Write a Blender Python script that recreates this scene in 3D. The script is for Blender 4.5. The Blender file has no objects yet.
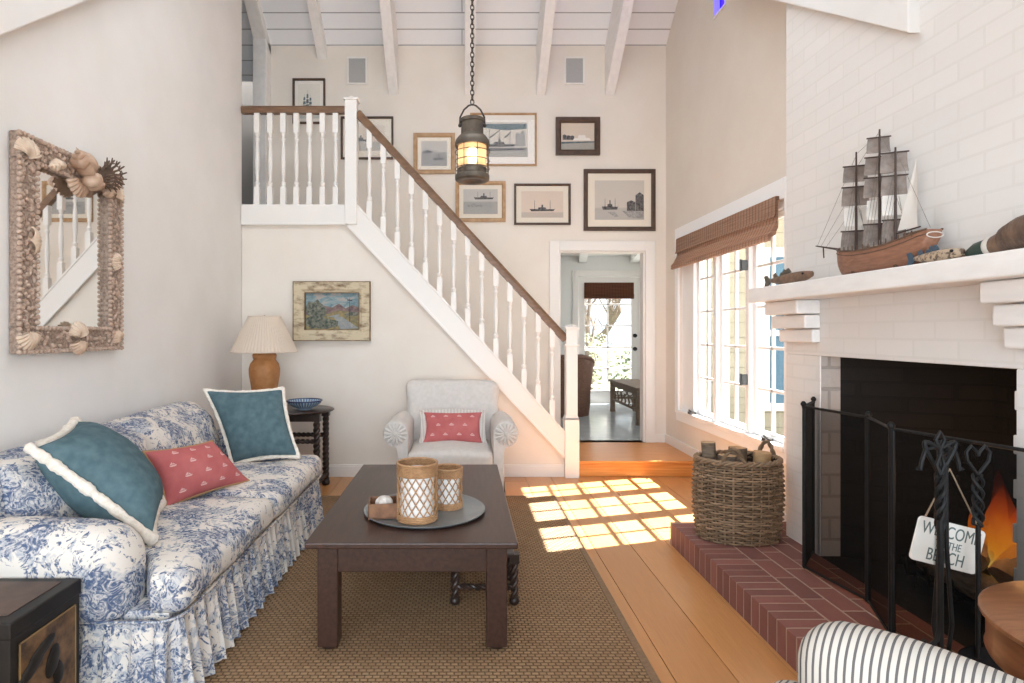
import bpy, math, random
from math import sin, cos, pi, radians, sqrt
from mathutils import Vector, Matrix, Euler, noise as mnoise

random.seed(7)
scn = bpy.context.scene
COL = scn.collection

# ------------------------------------------------------------------ camera, sky, sun, exposure
H_EYE, FOC, PCX, PCY = 1.34, 580.0, 462.0, 332.0
cam_data = bpy.data.cameras.new('camera')
cam = bpy.data.objects.new('camera', cam_data)
COL.objects.link(cam)
cam.location = (0, 0, H_EYE)
cam.rotation_euler = (radians(90), 0, 0)
cam_data.sensor_width = 36.0
cam_data.lens = FOC / 1024 * 36.0
cam_data.shift_x = (512 - PCX) / 1024
cam_data.shift_y = -(341.5 - PCY) / 1024
cam_data.clip_start = 0.05
cam_data.clip_end = 200
scn.camera = cam

world = bpy.data.worlds.new('sky')
scn.world = world
world.use_nodes = True
wn = world.node_tree
bg = wn.nodes['Background']
bg.inputs['Color'].default_value = (0.80, 0.91, 1.0, 1)
bg.inputs['Strength'].default_value = 2.1

sun_data = bpy.data.lights.new('sun', 'SUN')
sun_data.energy = 52.0
sun_data.angle = radians(0.55)
sun_data.color = (1.0, 0.985, 0.96)
sun = bpy.data.objects.new('sun', sun_data)
COL.objects.link(sun)
sun.rotation_euler = Vector((-1, -0.30, -1.206)).to_track_quat('-Z', 'Y').to_euler()


def area(name, loc, direction, sx, sy, power, color):
    d = bpy.data.lights.new(name, 'AREA')
    d.shape = 'RECTANGLE'
    d.size, d.size_y = sx, sy
    d.energy = power
    d.color = color
    o = bpy.data.objects.new(name, d)
    COL.objects.link(o)
    o.location = loc
    o.rotation_euler = Vector(direction).to_track_quat('-Z', 'Y').to_euler()
    return o


# added fill lamps: one behind the camera, one by the sunroom's solid side wall
area('rear_fill_light', (-0.1, -2.4, 1.7), (0.0, 1, 0.12), 4.2, 2.4, 235, (0.76, 0.89, 1.0))
# added overhead fill lamp under the unbroken near roof slope, out of view
area('overhead_fill_light', (-0.1, 2.5, 4.35), (0, 0.40, -1), 3.2, 1.8, 84, (0.80, 0.91, 1.0))
area('sunroom_fill_light', (3.3, 8.0, 1.6), (-1, -0.1, -0.1), 2.0, 1.6, 22, (0.97, 0.98, 1.0))  # added fill inside the room, no window behind it

scn.view_settings.view_transform = 'Standard'
scn.view_settings.look = 'None'
scn.view_settings.gamma = 1.0
scn.view_settings.use_curve_mapping = False
scn.view_settings.exposure = -0.2
scn.cycles.use_denoising = True
scn.cycles.max_bounces = 10
scn.cycles.diffuse_bounces = 6
scn.cycles.transparent_max_bounces = 24


# ------------------------------------------------------------------ helpers: materials
def lin(c):
    def f(v):
        v /= 255.0
        return v / 12.92 if v <= 0.04045 else ((v + 0.055) / 1.055) ** 2.4
    return (f(c[0]), f(c[1]), f(c[2]), 1.0)


class Nodes:
    def __init__(self, name):
        self.m = bpy.data.materials.new(name)
        self.m.use_nodes = True
        self.t = self.m.node_tree
        self.b = self.t.nodes['Principled BSDF']
        self.out = self.t.nodes['Material Output']
        self.tc = self.new('ShaderNodeTexCoord').outputs['Object']

    def new(self, typ, **kw):
        n = self.t.nodes.new(typ)
        for k, v in kw.items():
            setattr(n, k, v)
        return n

    def link(self, a, b):
        self.t.links.new(a, b)

    def mapping(self, scale=(1, 1, 1), rot=(0, 0, 0), loc=(0, 0, 0), src=None):
        n = self.new('ShaderNodeMapping')
        n.inputs['Scale'].default_value = scale
        n.inputs['Rotation'].default_value = rot
        n.inputs['Location'].default_value = loc
        self.link(src or self.tc, n.inputs['Vector'])
        return n.outputs['Vector']

    def noise(self, vec, scale, detail=4, rough=0.55, distort=0.0):
        n = self.new('ShaderNodeTexNoise')
        n.inputs['Scale'].default_value = scale
        n.inputs['Detail'].default_value = detail
        n.inputs['Roughness'].default_value = rough
        n.inputs['Distortion'].default_value = distort
        self.link(vec, n.inputs['Vector'])
        return n.outputs['Fac']

    def ramp(self, fac, stops, interp='LINEAR'):
        n = self.new('ShaderNodeValToRGB')
        cr = n.color_ramp
        cr.interpolation = interp
        while len(cr.elements) < len(stops):
            cr.elements.new(0.5)
        for e, (p, c) in zip(cr.elements, stops):
            e.position = p
            e.color = c if len(c) == 4 else (*c, 1)
        self.link(fac, n.inputs['Fac'])
        return n.outputs['Color']

    def math(self, op, a, b=None, c=None):
        n = self.new('ShaderNodeMath', operation=op)
        for i, v in enumerate((a, b, c)):
            if v is None:
                continue
            if isinstance(v, (int, float)):
                n.inputs[i].default_value = v
            else:
                self.link(v, n.inputs[i])
        return n.outputs[0]

    def mix(self, fac, a, b):
        n = self.new('ShaderNodeMixRGB')
        for i, v in enumerate((fac, a, b)):
            if isinstance(v, (int, float)):
                n.inputs[i].default_value = v
            elif isinstance(v, tuple):
                n.inputs[i].default_value = v
            else:
                self.link(v, n.inputs[i])
        return n.outputs[0]

    def bump(self, h, strength=0.3, dist=0.01):
        n = self.new('ShaderNodeBump')
        n.inputs['Strength'].default_value = strength
        n.inputs['Distance'].default_value = dist
        self.link(h, n.inputs['Height'])
        self.link(n.outputs['Normal'], self.b.inputs['Normal'])

    def color(self, c):
        if isinstance(c, tuple):
            self.b.inputs['Base Color'].default_value = c
        else:
            self.link(c, self.b.inputs['Base Color'])

    def setp(self, rough=0.5, metal=0.0, spec=None):
        self.b.inputs['Roughness'].default_value = rough
        self.b.inputs['Metallic'].default_value = metal
        if spec is not None:
            self.b.inputs['Specular IOR Level'].default_value = spec


def mat(name, col, rough=0.5, metal=0.0, col2=None, scale=8, stretch=(1, 1, 1), bump=None, spec=None, lo=0.35, hi=0.65, detail=5):
    n = Nodes(name)
    n.setp(rough, metal, spec)
    if col2:
        f = n.noise(n.mapping(stretch), scale, detail)
        n.color(n.ramp(f, [(lo, lin(col)), (hi, lin(col2))]))
    else:
        n.color(lin(col))
    if bump:
        bs, st, di = bump
        n.bump(n.noise(n.mapping(stretch), bs, 4), st, di)
    return n.m


def emis(name, col, strength):
    n = Nodes(name)
    e = n.new('ShaderNodeEmission')
    e.inputs['Color'].default_value = lin(col)
    e.inputs['Strength'].default_value = strength
    n.link(e.outputs[0], n.out.inputs['Surface'])
    return n.m


def thin_glass(name, tint=(1, 1, 1, 1), gloss=0.06):
    n = Nodes(name)
    t = n.new('ShaderNodeBsdfTransparent')
    t.inputs['Color'].default_value = tint
    g = n.new('ShaderNodeBsdfGlossy')
    g.inputs['Roughness'].default_value = 0.02
    mx = n.new('ShaderNodeMixShader')
    mx.inputs[0].default_value = gloss
    n.link(t.outputs[0], mx.inputs[1])
    n.link(g.outputs[0], mx.inputs[2])
    n.link(mx.outputs[0], n.out.inputs['Surface'])
    return n.m


def brick_mat(name, c1, c2, mortar, bw, bh, ms, axes, rough=0.8, bumpst=0.6, bumpd=0.01, noise_amt=0.3, offset=0.5):
    n = Nodes(name)
    n.setp(rough)
    sep = n.new('ShaderNodeSeparateXYZ')
    n.link(n.tc, sep.inputs[0])
    cmb = n.new('ShaderNodeCombineXYZ')
    src = {'x': sep.outputs[0], 'y': sep.outputs[1], 'z': sep.outputs[2], 'w': n.math('ADD', sep.outputs[0], sep.outputs[1])}
    n.link(src[axes[0]], cmb.inputs[0])
    n.link(src[axes[1]], cmb.inputs[1])
    v = cmb.outputs[0]
    b = n.new('ShaderNodeTexBrick')
    b.offset = offset
    b.inputs['Color1'].default_value = lin(c1)
    b.inputs['Color2'].default_value = lin(c2)
    b.inputs['Mortar'].default_value = lin(mortar)
    b.inputs['Scale'].default_value = 1.0
    b.inputs['Brick Width'].default_value = bw
    b.inputs['Row Height'].default_value = bh
    b.inputs['Mortar Size'].default_value = ms
    b.inputs['Mortar Smooth'].default_value = 0.2
    n.link(v, b.inputs['Vector'])
    f = n.noise(n.tc, 14, 5)
    d = n.mix(noise_amt, b.outputs['Color'], n.mix(f, n.mix(0.5, b.outputs['Color'], (0, 0, 0, 1)), b.outputs['Color']))
    n.color(d)
    h = n.math('MULTIPLY_ADD', b.outputs['Fac'], -1.0, n.math('MULTIPLY', n.noise(n.tc, 30, 4), 0.5))
    n.bump(h, bumpst, bumpd)
    return n.m


# ------------------------------------------------------------------ helpers: geometry
class MB:
    """Collects shapes and links them as one mesh object."""

    def __init__(self):
        self.v, self.f, self.mi, self.cur = [], [], [], 0

    def add(self, vs, fs):
        o = len(self.v)
        self.v.extend([tuple(p) for p in vs])
        for f in fs:
            self.f.append([i + o for i in f])
            self.mi.append(self.cur)
        return self

    def use(self, k):
        self.cur = k
        return self

    def box(self, x0, x1, y0, y1, z0, z1):
        vs = [(x, y, z) for z in (z0, z1) for y in (y0, y1) for x in (x0, x1)]
        return self.add(vs, [(0, 2, 3, 1), (4, 5, 7, 6), (0, 1, 5, 4), (2, 6, 7, 3), (0, 4, 6, 2), (1, 3, 7, 5)])

    def bar(self, a, b, w, t, up=(0, 0, 1)):
        """Rectangular bar from a to b; w across, t along up."""
        a, b = Vector(a), Vector(b)
        d = (b - a).normalized()
        s = d.cross(Vector(up)).normalized()
        u = s.cross(d).normalized()
        vs = []
        for p in (a, b):
            for i, j in ((-1, -1), (1, -1), (1, 1), (-1, 1)):
                vs.append(p + s * (i * w / 2) + u * (j * t / 2))
        return self.add(vs, [(3, 2, 1, 0), (4, 5, 6, 7), (0, 1, 5, 4), (1, 2, 6, 5), (2, 3, 7, 6), (3, 0, 4, 7)])

    def tube(self, pts, r, seg=8, closed=False, cap=True, flat=1.0):
        pts = [Vector(p) for p in pts]
        n = len(pts)
        rr = r if isinstance(r, (list, tuple)) else [r] * n
        vs = []
        prev = None
        for i, p in enumerate(pts):
            a = pts[(i - 1) % n] if (closed or i > 0) else p
            b = pts[(i + 1) % n] if (closed or i < n - 1) else p
            d = b - a
            d = d.normalized() if d.length > 1e-9 else Vector((0, 0, 1))
            if prev is None:
                ref = Vector((0, 0, 1)) if abs(d.z) < 0.9 else Vector((1, 0, 0))
                u = d.cross(ref).normalized()
            else:
                u = (prev - d * prev.dot(d))
                u = u.normalized() if u.length > 1e-6 else d.orthogonal().normalized()
            prev = u
            w = d.cross(u)
            for k in range(seg):
                t = 2 * pi * k / seg
                vs.append(p + (u * cos(t) + w * sin(t) * flat) * rr[i])
        fs = []
        for i in range(n if closed else n - 1):
            for k in range(seg):
                a = i * seg + k
                b = i * seg + (k + 1) % seg
                j = (i + 1) % n
                fs.append((a, b, j * seg + (k + 1) % seg, j * seg + k))
        if cap and not closed:
            fs.append(tuple(range(seg - 1, -1, -1)))
            fs.append(tuple((n - 1) * seg + k for k in range(seg)))
        return self.add(vs, fs)

    def lathe(self, prof, seg=24, c=(0, 0, 0), sx=1.0, sy=1.0, cap=True, wob=None):
        vs, fs = [], []
        for (r, z) in prof:
            for k in range(seg):
                t = 2 * pi * k / seg
                q = r * (wob(t, z) if wob else 1)
                vs.append((c[0] + q * cos(t) * sx, c[1] + q * sin(t) * sy, c[2] + z))
        for i in range(len(prof) - 1):
            for k in range(seg):
                a, b = i * seg + k, i * seg + (k + 1) % seg
                fs.append((a, b, b + seg, a + seg))
        if cap:
            if prof[0][0] > 1e-5:
                fs.append(tuple(range(seg - 1, -1, -1)))
            if prof[-1][0] > 1e-5:
                fs.append(tuple((len(prof) - 1) * seg + k for k in range(seg)))
        return self.add(vs, fs)

    def prism(self, poly, axis, a, b):
        """poly: 2-D outline; extruded along axis from a to b. axis 'x': (y,z), 'y': (x,z), 'z': (x,y)."""
        def pt(p, d):
            return {'x': (d, p[0], p[1]), 'y': (p[0], d, p[1]), 'z': (p[0], p[1], d)}[axis]
        n = len(poly)
        vs = [pt(p, a) for p in poly] + [pt(p, b) for p in poly]
        fs = [tuple(range(n - 1, -1, -1)), tuple(range(n, 2 * n))]
        fs += [(i, (i + 1) % n, n + (i + 1) % n, n + i) for i in range(n)]
        return self.add(vs, fs)

    def ball(self, c, rx, ry=None, rz=None, seg=12, rings=8, rot=None, fn=None):
        ry = rx if ry is None else ry
        rz = rx if rz is None else rz
        c = Vector(c)
        vs, fs = [], []
        for i in range(rings + 1):
            ph = -pi / 2 + pi * i / rings
            for k in range(seg):
                t = 2 * pi * k / seg
                p = Vector((cos(ph) * cos(t), cos(ph) * sin(t), sin(ph)))
                s = fn(p) if fn else 1.0
                p = Vector((p.x * rx, p.y * ry, p.z * rz)) * s
                if rot:
                    p = rot @ p
                vs.append(c + p)
        for i in range(rings):
            for k in range(seg):
                a, b = i * seg + k, i * seg + (k + 1) % seg
                fs.append((a, b, b + seg, a + seg))
        return self.add(vs, fs)

    def grid(self, fn, nu, nv, cu=False, cv=False, flip=False):
        vs = [fn(i / (nu if cu else nu - 1), j / (nv if cv else nv - 1)) for j in range(nv) for i in range(nu)]
        fs = []
        for j in range(nv if cv else nv - 1):
            for i in range(nu if cu else nu - 1):
                a = j * nu + i
                b = j * nu + (i + 1) % nu
                c = ((j + 1) % nv) * nu + (i + 1) % nu
                d = ((j + 1) % nv) * nu + i
                fs.append((a, d, c, b) if flip else (a, b, c, d))
        return self.add(vs, fs)

    def rbox(self, c, s, r, n=9, puff=(0, 0, 0), wr=0.0, ws=6.0, warp=None):
        """Upholstered block: centre c, size s, corner radius r; puff bulges the faces; wr wrinkles it."""
        hx, hy, hz = s[0] / 2, s[1] / 2, s[2] / 2
        r = min(r, hx, hy, hz) * 0.999
        ts = [-cos(pi * i / (n - 1)) for i in range(n)]
        idx, vs, fs = {}, [], []

        def vert(p):
            key = tuple(round(q, 5) for q in p)
            if key in idx:
                return idx[key]
            q = Vector((p[0] * hx, p[1] * hy, p[2] * hz))
            core = Vector((max(-hx + r, min(hx - r, q.x)), max(-hy + r, min(hy - r, q.y)), max(-hz + r, min(hz - r, q.z))))
            d = q - core
            w = core + (d.normalized() * r if d.length > 1e-9 else d)
            ex, ey, ez = 1 - p[0] ** 2, 1 - p[1] ** 2, 1 - p[2] ** 2
            w.x += puff[0] * p[0] * ey * ez
            w.y += puff[1] * p[1] * ex * ez
            w.z += puff[2] * p[2] * ex * ey
            w += Vector(c)
            if wr:
                nv = mnoise.noise_vector(w * ws)
                w += nv * wr
            if warp:
                w = Vector(warp(w))
            idx[key] = len(vs)
            vs.append(w)
            return idx[key]
        for ax in range(3):
            for sg in (-1, 1):
                for i in range(n - 1):
                    for j in range(n - 1):
                        quad = []
                        for (a, b) in ((i, j), (i + 1, j), (i + 1, j + 1), (i, j + 1)):
                            p = [0, 0, 0]
                            p[ax] = sg
                            p[(ax + 1) % 3] = ts[a]
                            p[(ax + 2) % 3] = ts[b]
                            quad.append(vert(p))
                        fs.append(quad if sg > 0 else quad[::-1])
        return self.add(vs, fs)

    def ring(self, c, R, r, seg=24, ts=6, sx=1.0, sy=1.0):
        pts = [(c[0] + R * cos(2 * pi * k / seg) * sx, c[1] + R * sin(2 * pi * k / seg) * sy, c[2]) for k in range(seg)]
        return self.tube(pts, r, ts, closed=True)

    def xf(self, M, start=0):
        for i in range(start, len(self.v)):
            self.v[i] = tuple(M @ Vector(self.v[i]))
        return self

    def build(self, name, m, parent=None, smooth=True, bevel=0, loc=None, sub=0, angle=38):
        me = bpy.data.meshes.new(name)
        me.from_pydata(self.v, [], self.f)
        ms = m if isinstance(m, (list, tuple)) else [m]
        for q in ms:
            me.materials.append(q)
        if len(ms) > 1:
            for p, k in zip(me.polygons, self.mi):
                p.material_index = min(k, len(ms) - 1)
        me.update()
        if smooth:
            for p in me.polygons:
                p.use_smooth = True
            me.set_sharp_from_angle(angle=radians(angle))
        o = bpy.data.objects.new(name, me)
        COL.objects.link(o)
        if parent:
            o.parent = parent
        if loc:
            o.location = loc
        if bevel:
            b = o.modifiers.new('bevel', 'BEVEL')
            b.width = bevel
            b.segments = 2
            b.limit_method = 'ANGLE'
            b.angle_limit = radians(40)
        if sub:
            s = o.modifiers.new('subsurf', 'SUBSURF')
            s.levels = s.render_levels = sub
        return o


def tag(o, label, cat, group=None, kind=None):
    o['label'] = label
    o['category'] = cat
    if group:
        o['group'] = group
    if kind:
        o['kind'] = kind
    return o


def thing(name, label, cat, loc=(0, 0, 0), rz=0.0, group=None):
    o = bpy.data.objects.new(name, None)
    o.empty_display_size = 0.1
    COL.objects.link(o)
    o.location = loc
    o.rotation_euler = (0, 0, rz)
    return tag(o, label, cat, group)


def struct(name, mb, m, parent=None, **kw):
    o = mb.build(name, m, parent, **kw)
    o['kind'] = 'structure'
    return o


def cp(o, parent=None):
    c = o.copy()
    COL.objects.link(c)
    if parent:
        c.parent = parent
    return c


def at(px, py, Y):
    """The room point that lies at depth Y on the sight line of a photograph pixel."""
    s = Y / FOC
    return Vector(((px - PCX) * s, Y, H_EYE + (PCY - py) * s))


# ------------------------------------------------------------------ materials
M = {}
M['plaster'] = mat('white plaster', (228, 224, 219), 0.75, col2=(233, 229, 225), scale=2.5, bump=(40, 0.05, 0.004))
M['plaster_warm'] = mat('warm white plaster', (230, 220, 208), 0.75, col2=(234, 225, 214), scale=2.5, bump=(40, 0.05, 0.004))
M['white'] = mat('white painted wood', (236, 231, 225), 0.38)
M['white_brush'] = mat('white painted beam', (232, 228, 224), 0.5, col2=(240, 236, 232), scale=6, stretch=(4, 1, 4), bump=(20, 0.08, 0.006))
M['ceil_plank'] = brick_mat('white ceiling planks', (238, 238, 240), (242, 242, 244), (170, 168, 168), 8.0, 0.125, 0.005, 'xy', 0.55, 0.5, 0.006, 0.05)
M['white_brick'] = brick_mat('white painted brick', (228, 223, 218), (231, 226, 221), (225, 220, 214), 0.225, 0.077, 0.006, 'wz', 0.6, 0.22, 0.006, 0.04)
M['soot_brick'] = brick_mat('sooty firebox brick', (14, 13, 13), (20, 18, 17), (9, 9, 9), 0.225, 0.077, 0.008, 'wz', 0.9, 0.8, 0.01, 0.3)
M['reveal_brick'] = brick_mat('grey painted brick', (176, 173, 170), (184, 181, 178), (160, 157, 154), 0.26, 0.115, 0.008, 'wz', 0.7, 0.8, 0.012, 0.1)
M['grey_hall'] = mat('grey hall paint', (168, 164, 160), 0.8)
M['sun_wall'] = mat('pale blue white paint', (232, 232, 228), 0.6)


def island_mat(name, c1, c2, rough=0.8, bump=(30, 0.3, 0.004), spot=0.35, grain=None):
    n = Nodes(name)
    n.setp(rough)
    g = n.new('ShaderNodeNewGeometry')
    base = n.mix(g.outputs['Random Per Island'], lin(c1), lin(c2))
    f = n.noise(n.mapping(grain or (1, 1, 1)), 18, 5)
    n.color(n.mix(n.math('MULTIPLY', f, spot), base, n.mix(0.65, base, (0, 0, 0, 1))))
    n.bump(n.noise(n.mapping(grain or (1, 1, 1)), bump[0], 5), bump[1], bump[2])
    return n.m


M['hearth_brick'] = island_mat('red hearth brick', (124, 78, 70), (146, 94, 84), 0.75)
M['mortar'] = mat('pale mortar', (166, 142, 126), 0.9)


def plank_floor():
    n = Nodes('honey pine floorboards')
    n.setp(0.3)
    g = n.new('ShaderNodeNewGeometry')
    base = n.mix(g.outputs['Random Per Island'], lin((196, 136, 80)), lin((214, 154, 96)))
    grain = n.noise(n.mapping((14, 0.7, 1)), 6, 8, 0.65, 1.2)
    patch = n.noise(n.mapping((1.5, 0.5, 1)), 2.2, 3)
    c = n.mix(n.math('MULTIPLY', grain, 0.7), base, lin((146, 86, 42)))
    c = n.mix(n.math('MULTIPLY', patch, 0.35), c, lin((226, 172, 116)))
    n.color(c)
    n.bump(grain, 0.08, 0.002)
    return n.m


M['floor'] = plank_floor()
M['step_wood'] = mat('orange varnished pine', (205, 130, 62), 0.3, col2=(226, 156, 86), scale=5, stretch=(0.6, 12, 12))
M['sun_floor'] = mat('blue grey glossy floor', (176, 184, 188), 0.16, col2=(188, 195, 198), scale=3)
M['oak_rail'] = mat('brown stained handrail', (112, 82, 60), 0.4, col2=(132, 100, 74), scale=8, stretch=(1, 6, 6))
M['bamboo'] = None


def bamboo(name, c1, c2, axes):
    n = Nodes(name)
    n.setp(0.7)
    sep = n.new('ShaderNodeSeparateXYZ')
    n.link(n.tc, sep.inputs[0])
    u = sep.outputs[0 if axes == 'x' else 1]
    wz = n.math('SINE', n.math('MULTIPLY', sep.outputs[2], 2 * pi / 0.011))
    wu = n.math('SINE', n.math('MULTIPLY', u, 2 * pi / 0.045))
    streak = n.noise(n.mapping((1.5, 1.5, 70)), 2.0, 4)
    c = n.ramp(streak, [(0.32, lin(c1)), (0.68, lin(c2))])
    thread = n.ramp(wu, [(0.82, (0, 0, 0, 1)), (0.95, (1, 1, 1, 1))])
    c = n.mix(thread, c, n.mix(0.55, c, lin((70, 44, 34))))
    n.color(c)
    n.bump(wz, 0.5, 0.003)
    tr = n.new('ShaderNodeBsdfTranslucent')
    n.link(c, tr.inputs['Color'])
    mx = n.new('ShaderNodeMixShader')
    mx.inputs[0].default_value = 0.45
    n.link(n.b.outputs[0], mx.inputs[1])
    n.link(tr.outputs[0], mx.inputs[2])
    n.link(mx.outputs[0], n.out.inputs['Surface'])
    return n.m


M['bamboo'] = bamboo('woven bamboo', (188, 150, 126), (222, 188, 164), 'y')
M['bamboo_x'] = bamboo('dark woven bamboo', (96, 56, 36), (134, 86, 60), 'x')
M['window_white'] = mat('bright white window paint', (250, 250, 250), 0.35)
M['glass'] = thin_glass('window glass')
M['lamp_glass'] = thin_glass('clear lantern glass', (1, 0.93, 0.82, 1), 0.08)
M['amber_glass'] = thin_glass('hazy amber lantern glass', (1, 0.92, 0.80, 1), 0.05)
_n = M['amber_glass'].node_tree
_tr = _n.nodes.new('ShaderNodeBsdfTranslucent')
_tr.inputs['Color'].default_value = (1, 0.84, 0.68, 1)
_mx = _n.nodes.new('ShaderNodeMixShader')
_mx.inputs[0].default_value = 0.35
_out = _n.nodes['Material Output']
_src = _out.inputs['Surface'].links[0].from_socket
_n.links.new(_src, _mx.inputs[1])
_n.links.new(_tr.outputs[0], _mx.inputs[2])
_n.links.new(_mx.outputs[0], _out.inputs['Surface'])
_v = Nodes('violet blue glass')
_v.setp(0.3)
_v.color(lin((70, 50, 240)))
_t = _v.new('ShaderNodeBsdfTranslucent')
_t.inputs['Color'].default_value = (0.12, 0.07, 0.95, 1)
_x = _v.new('ShaderNodeMixShader')
_x.inputs[0].default_value = 0.8
_v.link(_v.b.outputs[0], _x.inputs[1])
_v.link(_t.outputs[0], _x.inputs[2])
_v.link(_x.outputs[0], _v.out.inputs['Surface'])
M['violet_glass'] = _v.m
M['iron'] = mat('black iron', (24, 24, 24), 0.55, 0.3, col2=(34, 33, 33), scale=30, spec=0.3)
M['steel'] = mat('dark grey steel', (92, 92, 92), 0.4, 0.8)
M['brass_old'] = mat('weathered bronze', (84, 76, 68), 0.5, 0.65, col2=(112, 102, 90), scale=14, bump=(30, 0.2, 0.004))
M['dark_wood'] = mat('dark mahogany', (52, 32, 25), 0.36, col2=(66, 43, 33), scale=6, stretch=(9, 0.8, 9), spec=0.5)
M['black_oak'] = mat('near black turned oak', (44, 32, 27), 0.35, col2=(58, 42, 35), scale=12)
M['ebony'] = mat('black lacquer', (24, 20, 18), 0.45, col2=(36, 31, 27), scale=10, spec=0.3)

# ------------------------------------------------------------------ setting: shell
Y_ST, Y_BK = 5.37, 6.257
XL, XR, XF = -2.04, 2.20, 1.92


def ridge_z(y):      # underside of the planked roof
    return 4.425 + 0.85 * (Y_BK - y) if y >= 4.3 else 4.425 + 0.85 * (Y_BK - 4.3) - 0.85 * (4.3 - y)


# floor boards run away from the camera, 0.24 m wide
mb = MB()
x = -2.30
while x < 2.3:
    y0 = -1.3
    for ln in random.choice([(9.0,), (5.2, 4.0), (2.9, 3.6, 3.0)]):
        y1 = min(Y_ST, y0 + ln)
        mb.box(x + 0.0015, x + 0.2385, y0, y1 - 0.0015, -0.03, 0.0)
        y0 = y1
        if y0 >= Y_ST:
            break
    x += 0.24
struct('floor', mb, M['floor'], smooth=False, bevel=0.002)
mb = MB().box(-3.6, 4.6, -1.4, Y_BK + 0.1, -0.12, -0.031)
struct('floor_base', mb, M['black_oak'], smooth=False)

# raised landing at the foot of the stairs, in front of the doorway
mb = MB().box(1.02, XR, Y_ST, Y_BK + 0.12, 0.0, 0.128).box(1.02, XR, Y_ST - 0.022, Y_BK + 0.12, 0.128, 0.15)
struct('floor_step', mb, M['step_wood'], smooth=False, bevel=0.004)

# left wall
struct('wall_left', MB().prism([(-1.3, 0), (Y_ST, 0), (Y_ST, ridge_z(Y_ST) + .1), (4.3, ridge_z(4.3) + .1), (-1.3, ridge_z(-1.3) + .1)], 'x', XL - 0.14, XL), M['plaster'], smooth=False)
# upper hall beyond the end of the left wall
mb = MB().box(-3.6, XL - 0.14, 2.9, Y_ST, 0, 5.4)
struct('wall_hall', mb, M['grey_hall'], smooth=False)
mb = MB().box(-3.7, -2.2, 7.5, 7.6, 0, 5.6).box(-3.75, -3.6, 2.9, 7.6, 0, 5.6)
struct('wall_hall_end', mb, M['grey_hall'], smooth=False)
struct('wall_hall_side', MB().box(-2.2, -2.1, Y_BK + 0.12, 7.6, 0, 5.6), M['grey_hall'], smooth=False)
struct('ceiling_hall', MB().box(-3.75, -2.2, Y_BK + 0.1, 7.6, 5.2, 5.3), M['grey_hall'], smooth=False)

# back wall around the doorway
DX0, DX1, DZ = 1.046, 1.974, 2.214
mb = MB()
mb.box(-2.16, DX0, Y_BK, Y_BK + 0.12, 0, 5.0)
mb.box(DX1, 3.5, Y_BK, Y_BK + 0.12, 0, 5.0)
mb.box(DX0, DX1, Y_BK, Y_BK + 0.12, DZ, 5.0)
mb.box(DX0, DX1, Y_BK, Y_BK + 0.12, 0, 0.15)
struct('wall_back', mb, M['plaster_warm'], smooth=False)
# casing of the doorway
mb = MB()
for (a, b) in ((DX0 - 0.105, DX0), (DX1, DX1 + 0.105)):
    mb.box(a, b, Y_BK - 0.022, Y_BK, 0.15, DZ + 0.105)
mb.box(DX0, DX1, Y_BK - 0.022, Y_BK, DZ, DZ + 0.105)
mb.box(DX0, DX0 + 0.018, Y_BK, Y_BK + 0.125, 0.15, DZ).box(DX1 - 0.018, DX1, Y_BK, Y_BK + 0.125, 0.15, DZ)
mb.box(DX0, DX1, Y_BK, Y_BK + 0.125, DZ - 0.018, DZ)
struct('trim_1', mb, M['white'], smooth=False, bevel=0.004)

# right wall with the window opening and a small high window
WY0, WY1, WZ0, WZ1 = 3.93, 5.86, 0.555, 2.25
HY0, HY1, HZ0, HZ1 = 4.84, 5.06, 4.08, 4.5
mb = MB()
T = 0.16
mb.box(XR, XR + T, -1.3, 1.98, 0, 3.9).box(XR, XR + T, 3.2, WY0, 0, 3.9).box(XR, XR + T, 1.98, 3.2, 1.91, 3.9)
mb.box(XR, XR + T, WY1, Y_BK, 0, 3.9)
mb.box(XR, XR + T, WY0, WY1, 0, WZ0 - 0.034)
mb.box(XR, XR + T, WY0, WY1, WZ1, 3.9)
mb.prism([(-1.3, 3.9), (-1.3, 3.9), (2.9, 3.9), (4.3, 3.9), (HY0, 3.9), (HY0, ridge_z(HY0)), (4.3, ridge_z(4.3)), (2.6, ridge_z(2.6)), (1.2, 3.9)][2:], 'x', XR, XR + T)
mb.box(XR, XR + T, HY0, HY1, 3.9, HZ0)
mb.prism([(HY0, HZ1), (HY1, HZ1), (HY1, ridge_z(HY1)), (HY0, ridge_z(HY0))], 'x', XR, XR + T)
mb.prism([(HY1, 3.9), (Y_BK, 3.9), (Y_BK, ridge_z(Y_BK)), (HY1, ridge_z(HY1))], 'x', XR, XR + T)
struct('wall_right', mb, M['plaster_warm'], smooth=False)

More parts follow.
